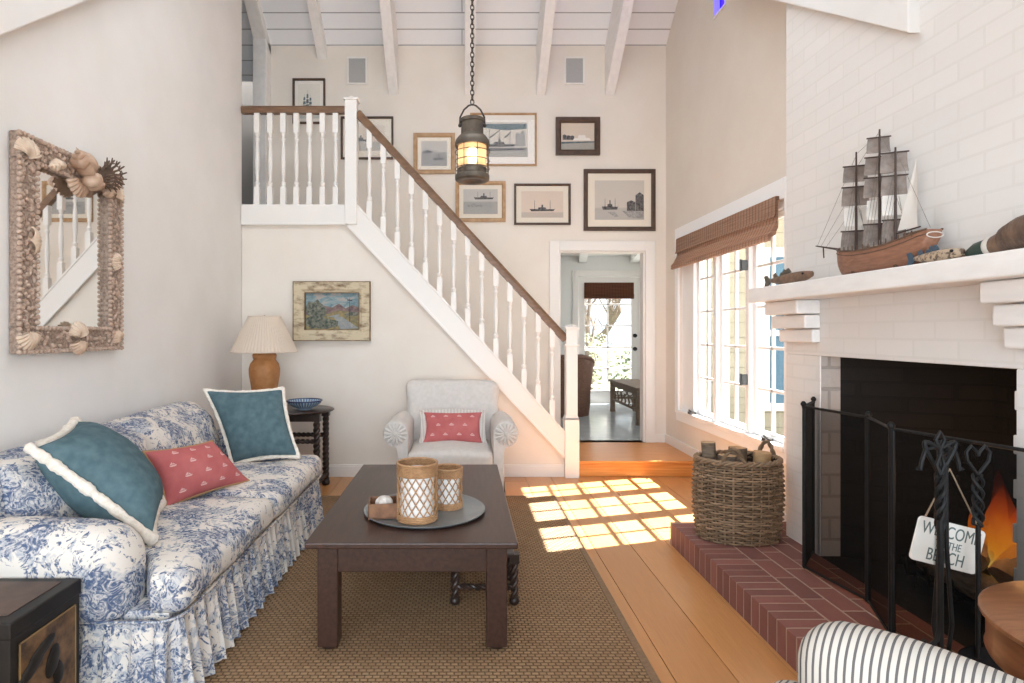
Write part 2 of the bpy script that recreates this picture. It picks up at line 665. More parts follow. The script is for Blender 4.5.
# planked roof, both slopes, with rafters on the far slope
def slope(y0, y1, th=0.05):
    return [(y0, ridge_z(y0)), (y1, ridge_z(y1)), (y1, ridge_z(y1) + th), (y0, ridge_z(y0) + th)]
mb = MB().prism(slope(4.3, Y_BK + 0.3), 'x', -3.75, XR + 0.3)
struct('ceiling', mb, M['ceil_plank'], smooth=False)
mb = MB().prism([(-0.2, ridge_z(-0.2)), (4.299, ridge_z(4.299)), (4.299, ridge_z(4.299) + .05), (-0.2, ridge_z(-0.2) + .05)], 'x', -3.75, XR + 0.3)
struct('ceiling_near', mb, M['ceil_plank'], smooth=False)
for k, (xc, w, dep) in enumerate(((-2.13, 0.14, 0.13), (-1.51, 0.10, 0.16), (-0.74, 0.105, 0.545), (0.08, 0.105, 0.545), (0.85, 0.10, 0.545), (1.595, 0.105, 0.545))):
    pts = [(Y_BK + 0.02, ridge_z(Y_BK) - dep), (4.4, ridge_z(4.4) - dep), (4.4, ridge_z(4.4) + 0.01), (Y_BK + 0.02, ridge_z(Y_BK) + 0.01)]
    o = struct('ceiling_beam', MB().prism(pts, 'x', xc - w / 2, xc + w / 2), M['white_brush'], smooth=False, bevel=0.006)
struct('wall_post', MB().box(-2.2, -2.06, Y_BK - 0.16, Y_BK - 0.001, 2.516, ridge_z(Y_BK)), M['white_brush'], smooth=False, bevel=0.006)
# sloping wall braces under the roof
mb = MB().prism([(2.2, 2.385), (4.4, 4.215), (4.4, 4.46), (2.2, 2.64)], 'x', XL, XL + 0.10)
struct('trim_brace', mb, M['plaster'], smooth=False, bevel=0.008)
mb = MB().prism([(2.432, 2.594), (3.465, 3.32), (4.4, 3.985), (4.4, 4.5), (2.432, 3.0)], 'x', XF - 0.05, XF + 0.3)
for k, (yy, zz) in enumerate(((2.52, 2.80), (2.60, 2.93), (2.80, 3.00), (3.08, 3.20))):
    mb.lathe([(0.018, 0), (0.016, 0.012), (0.006, 0.02), (0, 0.02)], 10)
    mb.xf(Matrix.Translation((XF - 0.05, yy, zz)) @ Matrix.Rotation(-pi / 2, 4, 'Y'), len(mb.v) - 40)
struct('trim_bolted', mb, M['plaster'], smooth=False, bevel=0.006)

# chimney breast: white painted brick, with the firebox opening
OY0, OY1, OZ = 2.01, 3.11, 1.212
CY1 = 3.437
HZ = 0.14
mb = MB()
mb.box(XF, XR, OY1, CY1, 0, OZ)
mb.box(XF, XR, -1.3, OY0, 0, OZ)
zt = 5.6
mb.prism([(-1.3, OZ), (CY1, OZ), (CY1, ridge_z(CY1)), (1.2, ridge_z(1.2)), (-1.3, ridge_z(-1.3))], 'x', XF, XR)
# ragged brick ends at the jambs
for k in range(14):
    z = HZ + k * 0.077
    if k % 2 == 0:
        mb.box(XF + 0.001, XF + 0.1, OY0 - 0.01, OY0 + 0.008 + 0.008 * random.random(), z + .005, z + 0.072)
struct('wall_chimney', mb, M['white_brick'], smooth=False, bevel=0.004)
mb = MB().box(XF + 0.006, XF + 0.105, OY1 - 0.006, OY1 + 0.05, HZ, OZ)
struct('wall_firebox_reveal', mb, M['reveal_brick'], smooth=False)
mb = MB()
fx = 2.62
mb.prism([(XF + 0.105, OY1 - 0.004), (fx, 2.86), (fx, 2.92), (XF + 0.105, OY1 + 0.06)], 'z', 0, 1.8)
mb.prism([(XF + 0.01, OY0 + 0.004), (XF + 0.01, OY0 - 0.06), (fx, 2.2), (fx, 2.26)], 'z', 0, 1.8)
mb.box(fx, fx + 0.08, 1.9, 3.2, 0, 1.8)
mb.box(XF + 0.02, fx + 0.08, 1.9, 3.2, 1.8, 1.9)
mb.box(XF + 0.02, XF + 0.06, OY0 - 0.02, OY1 + 0.02, OZ + 0.002, 1.8)
mb.box(XF, fx, OY0 - 0.05, OY1 + 0.05, 0.05, HZ - 0.002)
struct('wall_firebox', mb, M['soot_brick'], smooth=False)

# wall under the stairs
s_lo = [(-2.04, 2.327), (-1.047, 2.327), (0.944, 0.192), (0.944, 0.0), (-2.04, 0.0)]
struct('wall_under_stairs', MB().prism(s_lo, 'y', Y_ST + 0.005, Y_ST + 0.09), M['plaster_warm'], smooth=False)
# baseboards
struct('baseboard_stairs', MB().box(XL, 0.944, Y_ST - 0.012, Y_ST + 0.006, 0, 0.10).box(XL, 0.944, Y_ST - 0.007, Y_ST + 0.006, 0.10, 0.112), M['white'], smooth=False, bevel=0.003)
struct('baseboard_left', MB().box(XL, XL + 0.016, -1.3, Y_ST - 0.012, 0, 0.105), M['white'], smooth=False, bevel=0.003)
struct('baseboard_right', MB().box(XR - 0.014, XR, CY1, Y_ST - 0.03, 0, 0.105).box(XR - 0.014, XR, Y_ST, Y_BK, 0.15, 0.24), M['white'], smooth=False, bevel=0.003)
struct('baseboard_back', MB().box(DX1 + 0.105, XR - 0.014, Y_BK - 0.014, Y_BK, 0.15, 0.24), M['white'], smooth=False, bevel=0.003)

# ---- big casement window in the right wall
win = bpy.data.objects.new('window_1', None)
COL.objects.link(win)
win['kind'] = 'structure'
win['label'] = 'white three-light casement window with small panes beside the chimney breast'
mb = MB()
fxa, fxb = XR + 0.02, XR + 0.14
mb.box(fxa, fxb, WY1 - 0.05, WY1, WZ0, WZ1).box(fxa, fxb, WY0, WY0 + 0.05, WZ0, WZ1)
mb.box(fxa, fxb, WY0 + .05, WY1 - .05, WZ1 - 0.05, WZ1).box(XR - 0.028, fxb + .02, WY0 + .001, WY1 - .001, WZ0 - 0.033, WZ0)
for (a, b) in ((4.49, 4.545), (5.07, 5.13), (5.56, 5.811)):
    mb.box(fxa, fxb, a, b, WZ0, WZ1 - 0.05)
struct('window_frame', mb, M['window_white'], win, smooth=False, bevel=0.004)
mb = MB()
mb.box(XR - 0.02, XR + 0.001, WY1, WY1 + 0.085, WZ0 - 0.035, WZ1 + 0.14).box(XR - 0.02, XR + 0.001, WY0 - 0.085, WY0, WZ0 - 0.035, WZ1 + 0.14)
mb.box(XR - 0.02, XR + 0.001, WY0, WY1, WZ1, WZ1 + 0.14)
mb.box(XR - 0.016, XR + 0.001, WY0 - 0.06, WY1 + 0.06, WZ0 - 0.11, WZ0 - 0.036)
struct('window_casing', mb, M['window_white'], win, smooth=False, bevel=0.004)
sash_y = [(3.985, 4.49), (4.545, 5.07), (5.13, 5.56)]
for (a, b) in sash_y:
    sm = MB()
    xa, xb = XR + 0.055, XR + 0.095
    st = 0.042
    sm.box(xa, xb, a, a + st, WZ0 + .004, WZ1 - .054).box(xa, xb, b - st, b, WZ0 + .004, WZ1 - .054)
    sm.box(xa, xb, a + st, b - st, WZ0 + .004, WZ0 + st).box(xa, xb, a + st, b - st, WZ1 - .054 - st, WZ1 - .054)
    my = (a + b) / 2
    sm.box(xa + .008, xb - .008, my - 0.011, my + 0.011, WZ0 + st, WZ1 - .09)
    for k in range(1, 5):
        z = WZ0 + st + (WZ1 - .096 - WZ0 - st) * k / 5
        sm.box(xa + .008, xb - .008, a + st, b - st, z - 0.011, z + 0.011)
    so = struct('window_sash', sm, M['window_white'], win, smooth=False, bevel=0.003)
    struct('window_pane', MB().box(xa + 0.018, xa + 0.022, a + st - .005, b - st + .005, WZ0 + st - .005, WZ1 - .09), M['glass'], win, smooth=False)
for z in (0.97, 1.86):
    hb = MB().box(XR - 0.026, XR + 0.056, 4.505, 4.53, z - 0.04, z + 0.04).tube([(XR - 0.03, 4.517, z - 0.045), (XR - 0.03, 4.517, z + 0.045)], 0.008, 8)
    struct('window_hinge', hb, M['steel'], win, smooth=False)
for yc in (5.55, 4.18):
    hb = MB().box(XR - 0.03, XR + 0.03, yc - 0.03, yc + 0.03, WZ0, WZ0 + 0.022)
    hb.tube([(XR - 0.01, yc + 0.01, WZ0 + 0.025), (XR - 0.035, yc - 0.02, WZ0 + 0.04), (XR - 0.03, yc - 0.09, WZ0 + 0.022), (XR - 0.03, yc - 0.13, WZ0 + 0.03)], 0.008, 8)
    hb.tube([(XR + 0.02, yc, WZ0 + 0.018), (XR + 0.03, yc + 0.11, WZ0 + 0.018)], 0.006, 8)
    struct('window_crank', hb, M['steel'], win)

# high violet window
w2 = bpy.data.objects.new('window_2', None)
COL.objects.link(w2)
w2['kind'] = 'structure'
struct('window_frame', MB().box(XR - 0.012, XR + 0.0, HY0 - 0.025, HY0, HZ0 - .02, HZ1).box(XR - 0.012, XR + 0.0, HY0, HY1, HZ0 - .02, HZ0), M['white'], w2, smooth=False)
struct('window_pane', MB().box(XR + 0.05, XR + 0.056, HY0, HY1, HZ0, HZ1), M['violet_glass'], w2, smooth=False)

# ------------------------------------------------------------------ setting: sunroom beyond the doorway
SY1 = 9.62
SZ = 0.15
mb = MB().box(-0.6, 3.5, Y_BK + 0.12, SY1 + 0.1, 0.05, SZ - 0.001)
struct('floor_sunroom', mb, M['sun_floor'], smooth=False)
FX0, FX1, FZT = 1.93, 3.24, 2.26     # French door opening
mb = MB()
mb.box(-0.6, FX0, SY1, SY1 + 0.12, SZ, 2.7).box(FX1, 3.5, SY1, SY1 + 0.12, SZ, 2.7).box(FX0, FX1, SY1, SY1 + 0.12, FZT, 2.7)
mb.box(-0.72, -0.6, Y_BK + 0.12, SY1 + 0.12, SZ, 2.7)
struct('wall_sunroom', mb, M['sun_wall'], smooth=False)
mb = MB().box(3.5, 3.6, Y_BK + 0.12, SY1 + .12, SZ, 2.7)
struct('wall_sunroom_side', mb, M['sun_wall'], smooth=False)
struct('ceiling_sunroom', MB().box(-0.72, 3.6, Y_BK + 0.12, SY1 + 0.12, 2.60, 2.68), M['sun_wall'], smooth=False)
for xb in (0.9, 1.75, 2.6):
    struct('ceiling_sunroom_beam', MB().bar((xb - 0.35, Y_BK + 0.14, 2.55), (xb + 0.25, SY1, 2.55), 0.12, 0.12), M['sun_wall'], smooth=False)
door = bpy.data.objects.new('door_1', None)
COL.objects.link(door)
door['kind'] = 'structure'
mb = MB()
for (a, b) in ((FX0 - 0.1, FX0), (FX1, FX1 + 0.1)):
    mb.box(a, b, SY1 - 0.02, SY1 + 0.005, SZ, FZT + 0.1)
mb.box(FX0, FX1, SY1 - 0.02, SY1 + 0.005, FZT, FZT + 0.1)
struct('door_frame', mb, M['white'], door, smooth=False, bevel=0.004)


def french_leaf(x0, x1, glass=(0.12, 0.24)):
    lf = MB()
    a, b = x0 + 0.11, x1 - 0.11
    y0, y1 = SY1 + 0.02, SY1 + 0.065
    z0, z1 = SZ + 0.22, FZT - 0.1
    lf.box(x0, a, y0, y1, SZ + .005, FZT - .005).box(b, x1, y0, y1, SZ + .005, FZT - .005)
    lf.box(a, b, y0, y1, SZ + .005, z0).box(a, b, y0, y1, z1, FZT - .005)
    for k in range(1, 5):
        z = z0 + (z1 - z0) * k / 5
        lf.box(a, b, y0 + .01, y1 - .01, z - .012, z + .012)
    lf.box((a + b) / 2 - .012, (a + b) / 2 + .012, y0 + .01, y1 - .01, z0, z1)
    struct('door_leaf', lf, M['white'], door, smooth=False, bevel=0.003)
    struct('door_pane', MB().box(a, b, y0 + .02, y0 + .024, z0, z1), M['glass'], door, smooth=False)


french_leaf(FX0 + 0.003, 2.925)
french_leaf(2.93, FX1 - 0.003)
hm = MB()
for (xx, zz) in ((2.87, 1.28), (2.87, 1.06), (3.00, 1.06)):
    hm.lathe([(0.0, 0), (0.032, 0.0), (0.034, 0.02), (0.022, 0.035), (0.03, 0.05), (0.02, 0.07), (0.0, 0.07)], 12)
    hm.xf(Matrix.Translation((xx, SY1 + 0.02, zz)) @ Matrix.Rotation(pi / 2, 4, 'X'), len(hm.v) - 84)
struct('door_handle', hm, M['iron'], door)

# ------------------------------------------------------------------ staircase
st = thing('staircase', 'white wooden staircase with brown handrail and turned white balusters climbing to the upper hall', 'staircase', (0, Y_ST, 0))
# local frame: y = 0 is the plane of the balusters
mb = MB()
mb.prism([(-0.97, 2.516), (0.96, 0.405), (0.96, 0.176), (-1.055, 2.327), (-1.055, 2.516)], 'y', -0.03, 0.03)
mb.build('stringer', M['white'], st, smooth=False, bevel=0.003)
mb = MB()
d = Vector((1.999, 0, -2.134)).normalized()
mb.bar((-1.052, -0.036, 2.322), (0.955, -0.036, 0.180), 0.012, 0.022)
mb.bar((-0.972, -0.033, 2.512), (0.962, -0.033, 0.400), 0.012, 0.016)
mb.build('stringer_moulding', M['white'], st, smooth=False, bevel=0.002)
mb = MB().box(-2.035, -1.055, -0.03, 0.03, 2.327, 2.516).box(-2.035, -1.055, -0.036, -0.03, 2.327, 2.345)
mb.build('landing_fascia', M['white'], st, smooth=False, bevel=0.003)
mb = MB().box(-3.55, -1.0, 0.031, Y_BK - Y_ST - 0.001, 2.40, 2.516)
mb.build('landing', M['white'], st, smooth=False)
nst = 13
mb = MB()
for k in range(nst):
    z1 = 2.516 - (k + 1) * (2.366 / nst)
    x0 = -1.0 + k * (1.92 / nst)
    mb.box(x0, x0 + 1.92 / nst + 0.02, 0.031, Y_BK - Y_ST - 0.001, z1 - 0.03, z1)
    mb.box(x0 - 0.01, x0 + 0.005, 0.031, Y_BK - Y_ST - 0.001, z1, z1 + 2.366 / nst - 0.03)
mb.build('steps', M['white'], st, smooth=False)


def newel(x0, x1, z0, z1, zb=None):
    m = MB()
    xc, w = (x0 + x1) / 2, x1 - x0
    h = w / 2
    if zb:
        m.box(xc - h, xc + h, -h, h, z0, zb)
        m.box(xc - h * 1.0, xc + h * 1.0, -h, h, zb - 0.012, zb)
        g = h * 0.80
        m.prism([(xc - h, zb), (xc + h, zb), (xc + g, zb + 0.03), (xc - g, zb + 0.03)], 'y', -g, g)
        m.box(xc - g, xc + g, -g, g, zb + .03, z1 - 0.02)
        m.box(xc - h, xc + h, -h, h, z1 - 0.185, z1 - 0.165)
    else:
        g = h
        m.box(xc - g, xc + g, -g, g, z0, z1 - 0.02)
    m.box(xc - g - .012, xc + g + .012, -g - .012, g + .012, z1 - 0.03, z1 - 0.008)
    m.lathe([(g * 1.15, z1 - 0.008), (g * .8, z1 + 0.012), (0, z1 + 0.02)], 4, (xc, 0, 0))
    return m


newel(-1.076, -0.966, 2.33, 3.50).build('newel_post', M['white'], st, smooth=False, bevel=0.004)
newel(0.944, 1.074, 0.0, 1.395, 0.545).build('newel_post', M['white'], st, smooth=False, bevel=0.004)


def rail_section(a, b):
    m = MB()
    prof = [(-.029, -.030), (.029, -.030), (.031, -.008), (.036, .012), (.026, .032), (.012, .04), (-.012, .04), (-.026, .032), (-.036, .012), (-.031, -.008)]
    a, b = Vector(a), Vector(b)
    dd = (b - a).normalized()
    up = Vector((0, 1, 0)).cross(dd)
    up = -up if up.z < 0 else up
    vs = [p + Vector((0, 1, 0)) * u + up * w for p in (a, b) for (u, w) in prof]
    n = len(prof)
    m.add(vs, [tuple(range(n)), tuple(range(2 * n - 1, n - 1, -1))] + [(i, i + n, (i + 1) % n + n, (i + 1) % n) for i in range(n)])
    return m


m1 = rail_section((-2.035, 0, 3.39), (-1.075, 0, 3.39))
m2 = rail_section((-0.968, 0, 3.362), (0.957, 0, 1.268))
m1.add(m2.v, m2.f).build('handrail', M['oak_rail'], st, angle=30)


def baluster(L):
    m = MB()
    s = 0.024
    m.box(-s, s, -s, s, 0, 0.17).box(-s, s, -s, s, L - 0.18, L)
    t = L - 0.35
    pr = [(.022, 0), (.016, .012), (.022, .028), (.022, .04), (.012, .055), (.014, .09), (.0205, .20), (.021, .25), (.017, .34), (.0125, .40), (.0125, .42), (.02, .435), (.02, .448), (.013, .46), (.02, .49), (.023, .50)]
    m.lathe([(r, .17 + z / .5 * t) for r, z in pr], 10)
    return m


bl_flat = baluster(0.85)
bl_rake = baluster(0.84)
first = None
for k in range(7):
    x = (257.4 + 13.07 * k - PCX) / 108
    if first is None:
        first = bl_flat.build('baluster', M['white'], st, angle=30)
        o = first
    else:
        o = cp(first, st)
    o.location = (x, 0, 2.51)
first = None
for k in range(14):
    x = (369.5 + 14.03 * k - PCX) / 108
    ztop = 3.362 - (x + .968) * 1.0878 - 0.045
    if first is None:
        first = bl_rake.build('baluster', M['white'], st, angle=30)
        o = first
    else:
        o = cp(first, st)
    o.location = (x, 0, ztop - 0.84 + 0.02)
M['shadow_gap'] = M['grey_hall']

# ------------------------------------------------------------------ rug
def rug_mat():
    n = Nodes('brown sisal weave')
    n.setp(0.95, spec=0.1)
    b = n.new('ShaderNodeTexBrick')
    b.offset = 0.5
    for k, c in (('Color1', (160, 128, 96)), ('Color2', (178, 146, 112)), ('Mortar', (94, 71, 51))):
        b.inputs[k].default_value = lin(c)
    b.inputs['Scale'].default_value = 1.0
    b.inputs['Brick Width'].default_value = 0.030
    b.inputs['Row Height'].default_value = 0.021
    b.inputs['Mortar Size'].default_value = 0.0042
    b.inputs['Mortar Smooth'].default_value = 0.8
    n.link(n.tc, b.inputs['Vector'])
    f = n.noise(n.mapping((1, 1, 1)), 60, 3)
    f2 = n.noise(n.mapping((1, 1, 1)), 1.7, 3)
    c = n.mix(n.math('MULTIPLY', f, 0.4), b.outputs['Color'], lin((120, 92, 68)))
    c = n.mix(n.math('MULTIPLY', f2, 0.25), c, lin((176, 146, 116)))
    n.color(c)
    n.bump(n.math('MULTIPLY_ADD', b.outputs['Fac'], -1.0, n.math('MULTIPLY', f, 0.4)), 0.9, 0.008)
    return n.m


M['sisal'] = rug_mat()
M['sisal_edge'] = mat('rug binding', (124, 98, 74), 0.9, col2=(140, 112, 86), scale=60)
rg = thing('rug', 'large brown woven sisal rug under the sofa and coffee table', 'rug', (0, 0, 0))
MB().box(-1.98, 0.72, 0.3, 4.675, 0.0005, 0.011).build('field', M['sisal'], rg, smooth=False)
mb = MB()
for (a, b, c, d_) in ((0.72, 0.756, 0.3, 4.71), (-2.015, -1.98, 0.3, 4.71), (-1.98, 0.72, 4.675, 4.71)):
    mb.box(a, b, c, d_, 0.0005, 0.0125)
mb.build('binding', M['sisal_edge'], rg, smooth=False, bevel=0.004)
RZ = 0.012


# ------------------------------------------------------------------ fabrics
def toile():
    n = Nodes('blue and cream toile fabric')
    n.setp(0.9, spec=0.15)
    v = n.mapping((1, 1, 1))
    clump = n.noise(v, 5.0, 1.5, 0.5, 0.5)
    wash = n.noise(n.mapping((1, 1, 1), loc=(3, 7, 1)), 9, 3, 0.6, 2.2)
    strokes = n.noise(n.mapping((1, 1, 1), loc=(9, 2, 5)), 8.5, 3, 0.62, 5.0)
    fine = n.noise(n.mapping((1, 1, 1), loc=(1, 5, 8)), 20, 3, 0.6, 4.0)
    a = n.math('ADD', n.math('MULTIPLY', clump, 1.2), n.math('MULTIPLY', wash, 1.3))
    f1 = n.ramp(n.math('MULTIPLY', a, 0.4), [(0.485, (0, 0, 0, 1)), (0.51, (1, 1, 1, 1))])
    b = n.math('ADD', n.math('MULTIPLY', clump, 1.0), n.math('MULTIPLY', strokes, 1.5))
    f2 = n.ramp(n.math('MULTIPLY', b, 0.4), [(0.50, (0, 0, 0, 1)), (0.515, (1, 1, 1, 1))])
    f3 = n.ramp(fine, [(0.42, (1, 1, 1, 1)), (0.52, (0.6, 0.6, 0.6, 1)), (0.62, (0.0, 0.0, 0.0, 1))])
    cream, pale, blue = lin((220, 211, 201)), lin((150, 157, 170)), lin((82, 96, 124))
    c = n.mix(n.math('MULTIPLY', n.math('MULTIPLY', f1, n.ramp(fine, [(0.40, (.95, .95, .95, 1)), (0.6, (.35, .35, .35, 1))])), 0.9), cream, pale)
    c = n.mix(n.math('MULTIPLY', f2, f3), c, blue)
    n.color(c)
    n.bump(n.noise(v, 300, 2), 0.1, 0.001)
    return n.m


M['toile'] = toile()
M['teal'] = mat('slate teal chenille', (78, 99, 105), 0.95, col2=(94, 115, 121), scale=22, stretch=(1, 1, 1), bump=(160, 0.25, 0.002), spec=0.1)
M['fringe'] = mat('cream brush fringe', (222, 210, 194), 0.95, col2=(240, 230, 218), scale=60, bump=(120, 0.6, 0.004), spec=0.1)
M['red_cloth'] = mat('washed red cotton', (182, 98, 98), 0.9, col2=(194, 112, 110), scale=9, bump=(120, 0.1, 0.001), spec=0.1)
M['sail_print'] = mat('printed white sailboats', (220, 178, 172), 0.9)
M['rope_trim'] = mat('tan rope trim', (176, 140, 100), 0.9)
M['linen'] = mat('pale oatmeal linen', (206, 199, 192), 0.95, col2=(214, 207, 201), scale=30, bump=(200, 0.12, 0.001), spec=0.1)


def stripes(name, base, line, period, duty, axis=0, skew=0.0, second=None):
    n = Nodes(name)
    n.setp(0.9, spec=0.1)
    sep = n.new('ShaderNodeSeparateXYZ')
    n.link(n.tc, sep.inputs[0])
    u = n.math('FRACT', n.math('DIVIDE', n.math('MULTIPLY_ADD', sep.outputs[2], skew, sep.outputs[axis]), period))
    c = n.ramp(u, [(0.0, lin(line)), (duty - 0.03, lin(line)), (duty, lin(base)), (1.0, lin(base))])
    n.color(c)
    n.bump(n.noise(n.mapping((1, 1, 1)), 260, 2), 0.15, 0.001)
    return n.m


M['ticking'] = stripes('grey ticking', (222, 214, 206), (150, 140, 134), 0.012, 0.35)

# ------------------------------------------------------------------ sofa (local frame = room frame moved to its base)
sofa = thing('sofa', 'long slipcovered sofa in blue and cream toile with a gathered skirt against the left wall', 'sofa', (-1.5, 3.05, RZ))
L0 = Vector((-1.5, 3.05, RZ))


def S(x, y, z):
    return (x - L0.x, y - L0.y, z - L0.z)


def sbox(m, x0, x1, y0, y1, z0, z1, r, **kw):
    c = S((x0 + x1) / 2, (y0 + y1) / 2, (z0 + z1) / 2)
    return m.rbox(c, (x1 - x0, y1 - y0, z1 - z0), r, **kw)


sbox(MB(), -1.99, -1.03, 2.05, 4.05, 0.06, 0.36, 0.03).build('frame', M['toile'], sofa)
for (y0, y1, sg) in ((1.985, 2.235, -1), (3.865, 4.115, 1)):
    m = MB()

    def warp_arm(w, sg=sg):
        t = max(0.0, min(1.0, (w.z + L0.z - 0.40) / 0.3))
        drop = 0.035 * max(0.0, (w.x + L0.x + 1.55) / 0.45) ** 2
        return (w.x, w.y + sg * 0.02 * t, w.z - drop)
    sbox(m, -1.93, -1.18, y0, y1, 0.30, 0.655, 0.105, n=13, puff=(0.015, 0.015, 0.01), wr=0.008, ws=5, warp=warp_arm)
    sbox(m, -1.93, -1.21, y0 + 0.03, y1 - 0.03, 0.05, 0.45, 0.03)
    m.build('arm', M['toile'], sofa)


def warp_back(w):
    t = (w.z + L0.z - 0.3) / 0.56
    return (w.x - 0.05 * t + 0.05, w.y, w.z + 0.012 * sin(w.y * 3))


sbox(MB(), -2.015, -1.76, 2.03, 4.07, 0.28, 0.862, 0.12, n=15, puff=(0.02, 0.0, 0.0), wr=0.012, ws=3.5, warp=warp_back).build('backrest', M['toile'], sofa)
for (y0, y1, near) in ((2.03, 3.025, True), (3.03, 4.055, False)):
    def warp_seat(w, y0=y0, y1=y1, near=near):
        X, Yy = w.x + L0.x, w.y + L0.y
        t = max(0.0, min(1.0, (X + 1.19) / 0.07))
        t = t * t * (3 - 2 * t)
        if near:
            f = (Yy - y0) / (y1 - y0)
            Yy = Yy + (1 - t) * 0.215 * (1 - f)
        else:
            f = (y1 - Yy) / (y1 - y0)
            Yy = Yy - (1 - t) * 0.20 * (1 - f) if False else Yy - (1 - t) * 0.20 * max(0.0, 1 - f)
        return (w.x, Yy - L0.y, w.z)
    m = MB()
    sbox(m, -1.78, -0.972, y0, y1, 0.335, 0.492, 0.055, n=17, puff=(0.012, 0.0, 0.028), wr=0.014, ws=4.5, warp=warp_seat)
    m.build('seat_cushion', M['toile'], sofa)
for (y0, y1) in ((2.22, 3.05), (3.05, 3.95)):
    m = MB()

    def warp_bc(w):
        t = (w.z + L0.z - 0.47) / 0.4
        return (w.x - 0.13 * t, w.y, w.z + 0.02 * cos(w.y * 5))
    sbox(m, -1.80, -1.56, y0, y1, 0.46, 0.835, 0.09, n=15, puff=(0.05, 0.01, 0.01), wr=0.035, ws=4.5, warp=warp_bc)
    m.build('back_cushion', M['toile'], sofa)


def skirt_path(pts, per_m):
    out = []
    for a, b in zip(pts, pts[1:]):
        a, b = Vector(a), Vector(b)
        nn = max(2, int((b - a).length * per_m))
        for i in range(nn):
            out.append((a.lerp(b, i / nn), (b - a).normalized()))
    out.append((Vector(pts[-1]), (Vector(pts[-1]) - Vector(pts[-2])).normalized()))
    return out


def ruffle(path, z0, z1, amp, period, rows=7, seed=0.0):
    m = MB()
    n = len(path)

    dist = [0]
    for i in range(1, n):
        dist.append(dist[-1] + (path[i][0] - path[i - 1][0]).length)

    def f(u, v):
        i = min(n - 1, int(round(u * (n - 1))))
        p, dd = path[i]
        nx = Vector((dd.y, -dd.x))
        s = dist[i]
        ph = s / period * 2 * pi + 2.2 * mnoise.noise(Vector((s * 5.0, seed, 0.3)))
        w = 0.15 + 0.85 * v
        amp_l = amp * (0.65 + 0.7 * abs(mnoise.noise(Vector((s * 7.0, seed + 4, 1.7)))))
        off = amp_l * w * (sin(ph) + 0.35 * sin(2.3 * ph + 1)) + 0.025 * v
        along = 0.5 * amp_l * w * cos(ph)
        q = p + nx * off + dd * along
        return (q.x, q.y, z1 + (z0 - z1) * v + 0.004 * sin(ph) * v)
    m.grid(f, n, rows)
    return m


pth = skirt_path([(-1.93 + 1.5, 2.02 - 3.05), (-1.04 + 1.5, 2.02 - 3.05), (-1.0 + 1.5, 2.06 - 3.05), (-1.0 + 1.5, 4.05 - 3.05), (-1.04 + 1.5, 4.085 - 3.05), (-1.93 + 1.5, 4.085 - 3.05)], 150)
ruffle(pth, 0.010, 0.335 - RZ, 0.027, 0.085).build('skirt', M['toile'], sofa)
m = MB()
m.tube([(p.x + d_.y * 0.014, p.y - d_.x * 0.014, 0.335 - RZ) for p, d_ in pth[::6]], 0.006, 6)
m.build('piping', M['toile'], sofa)


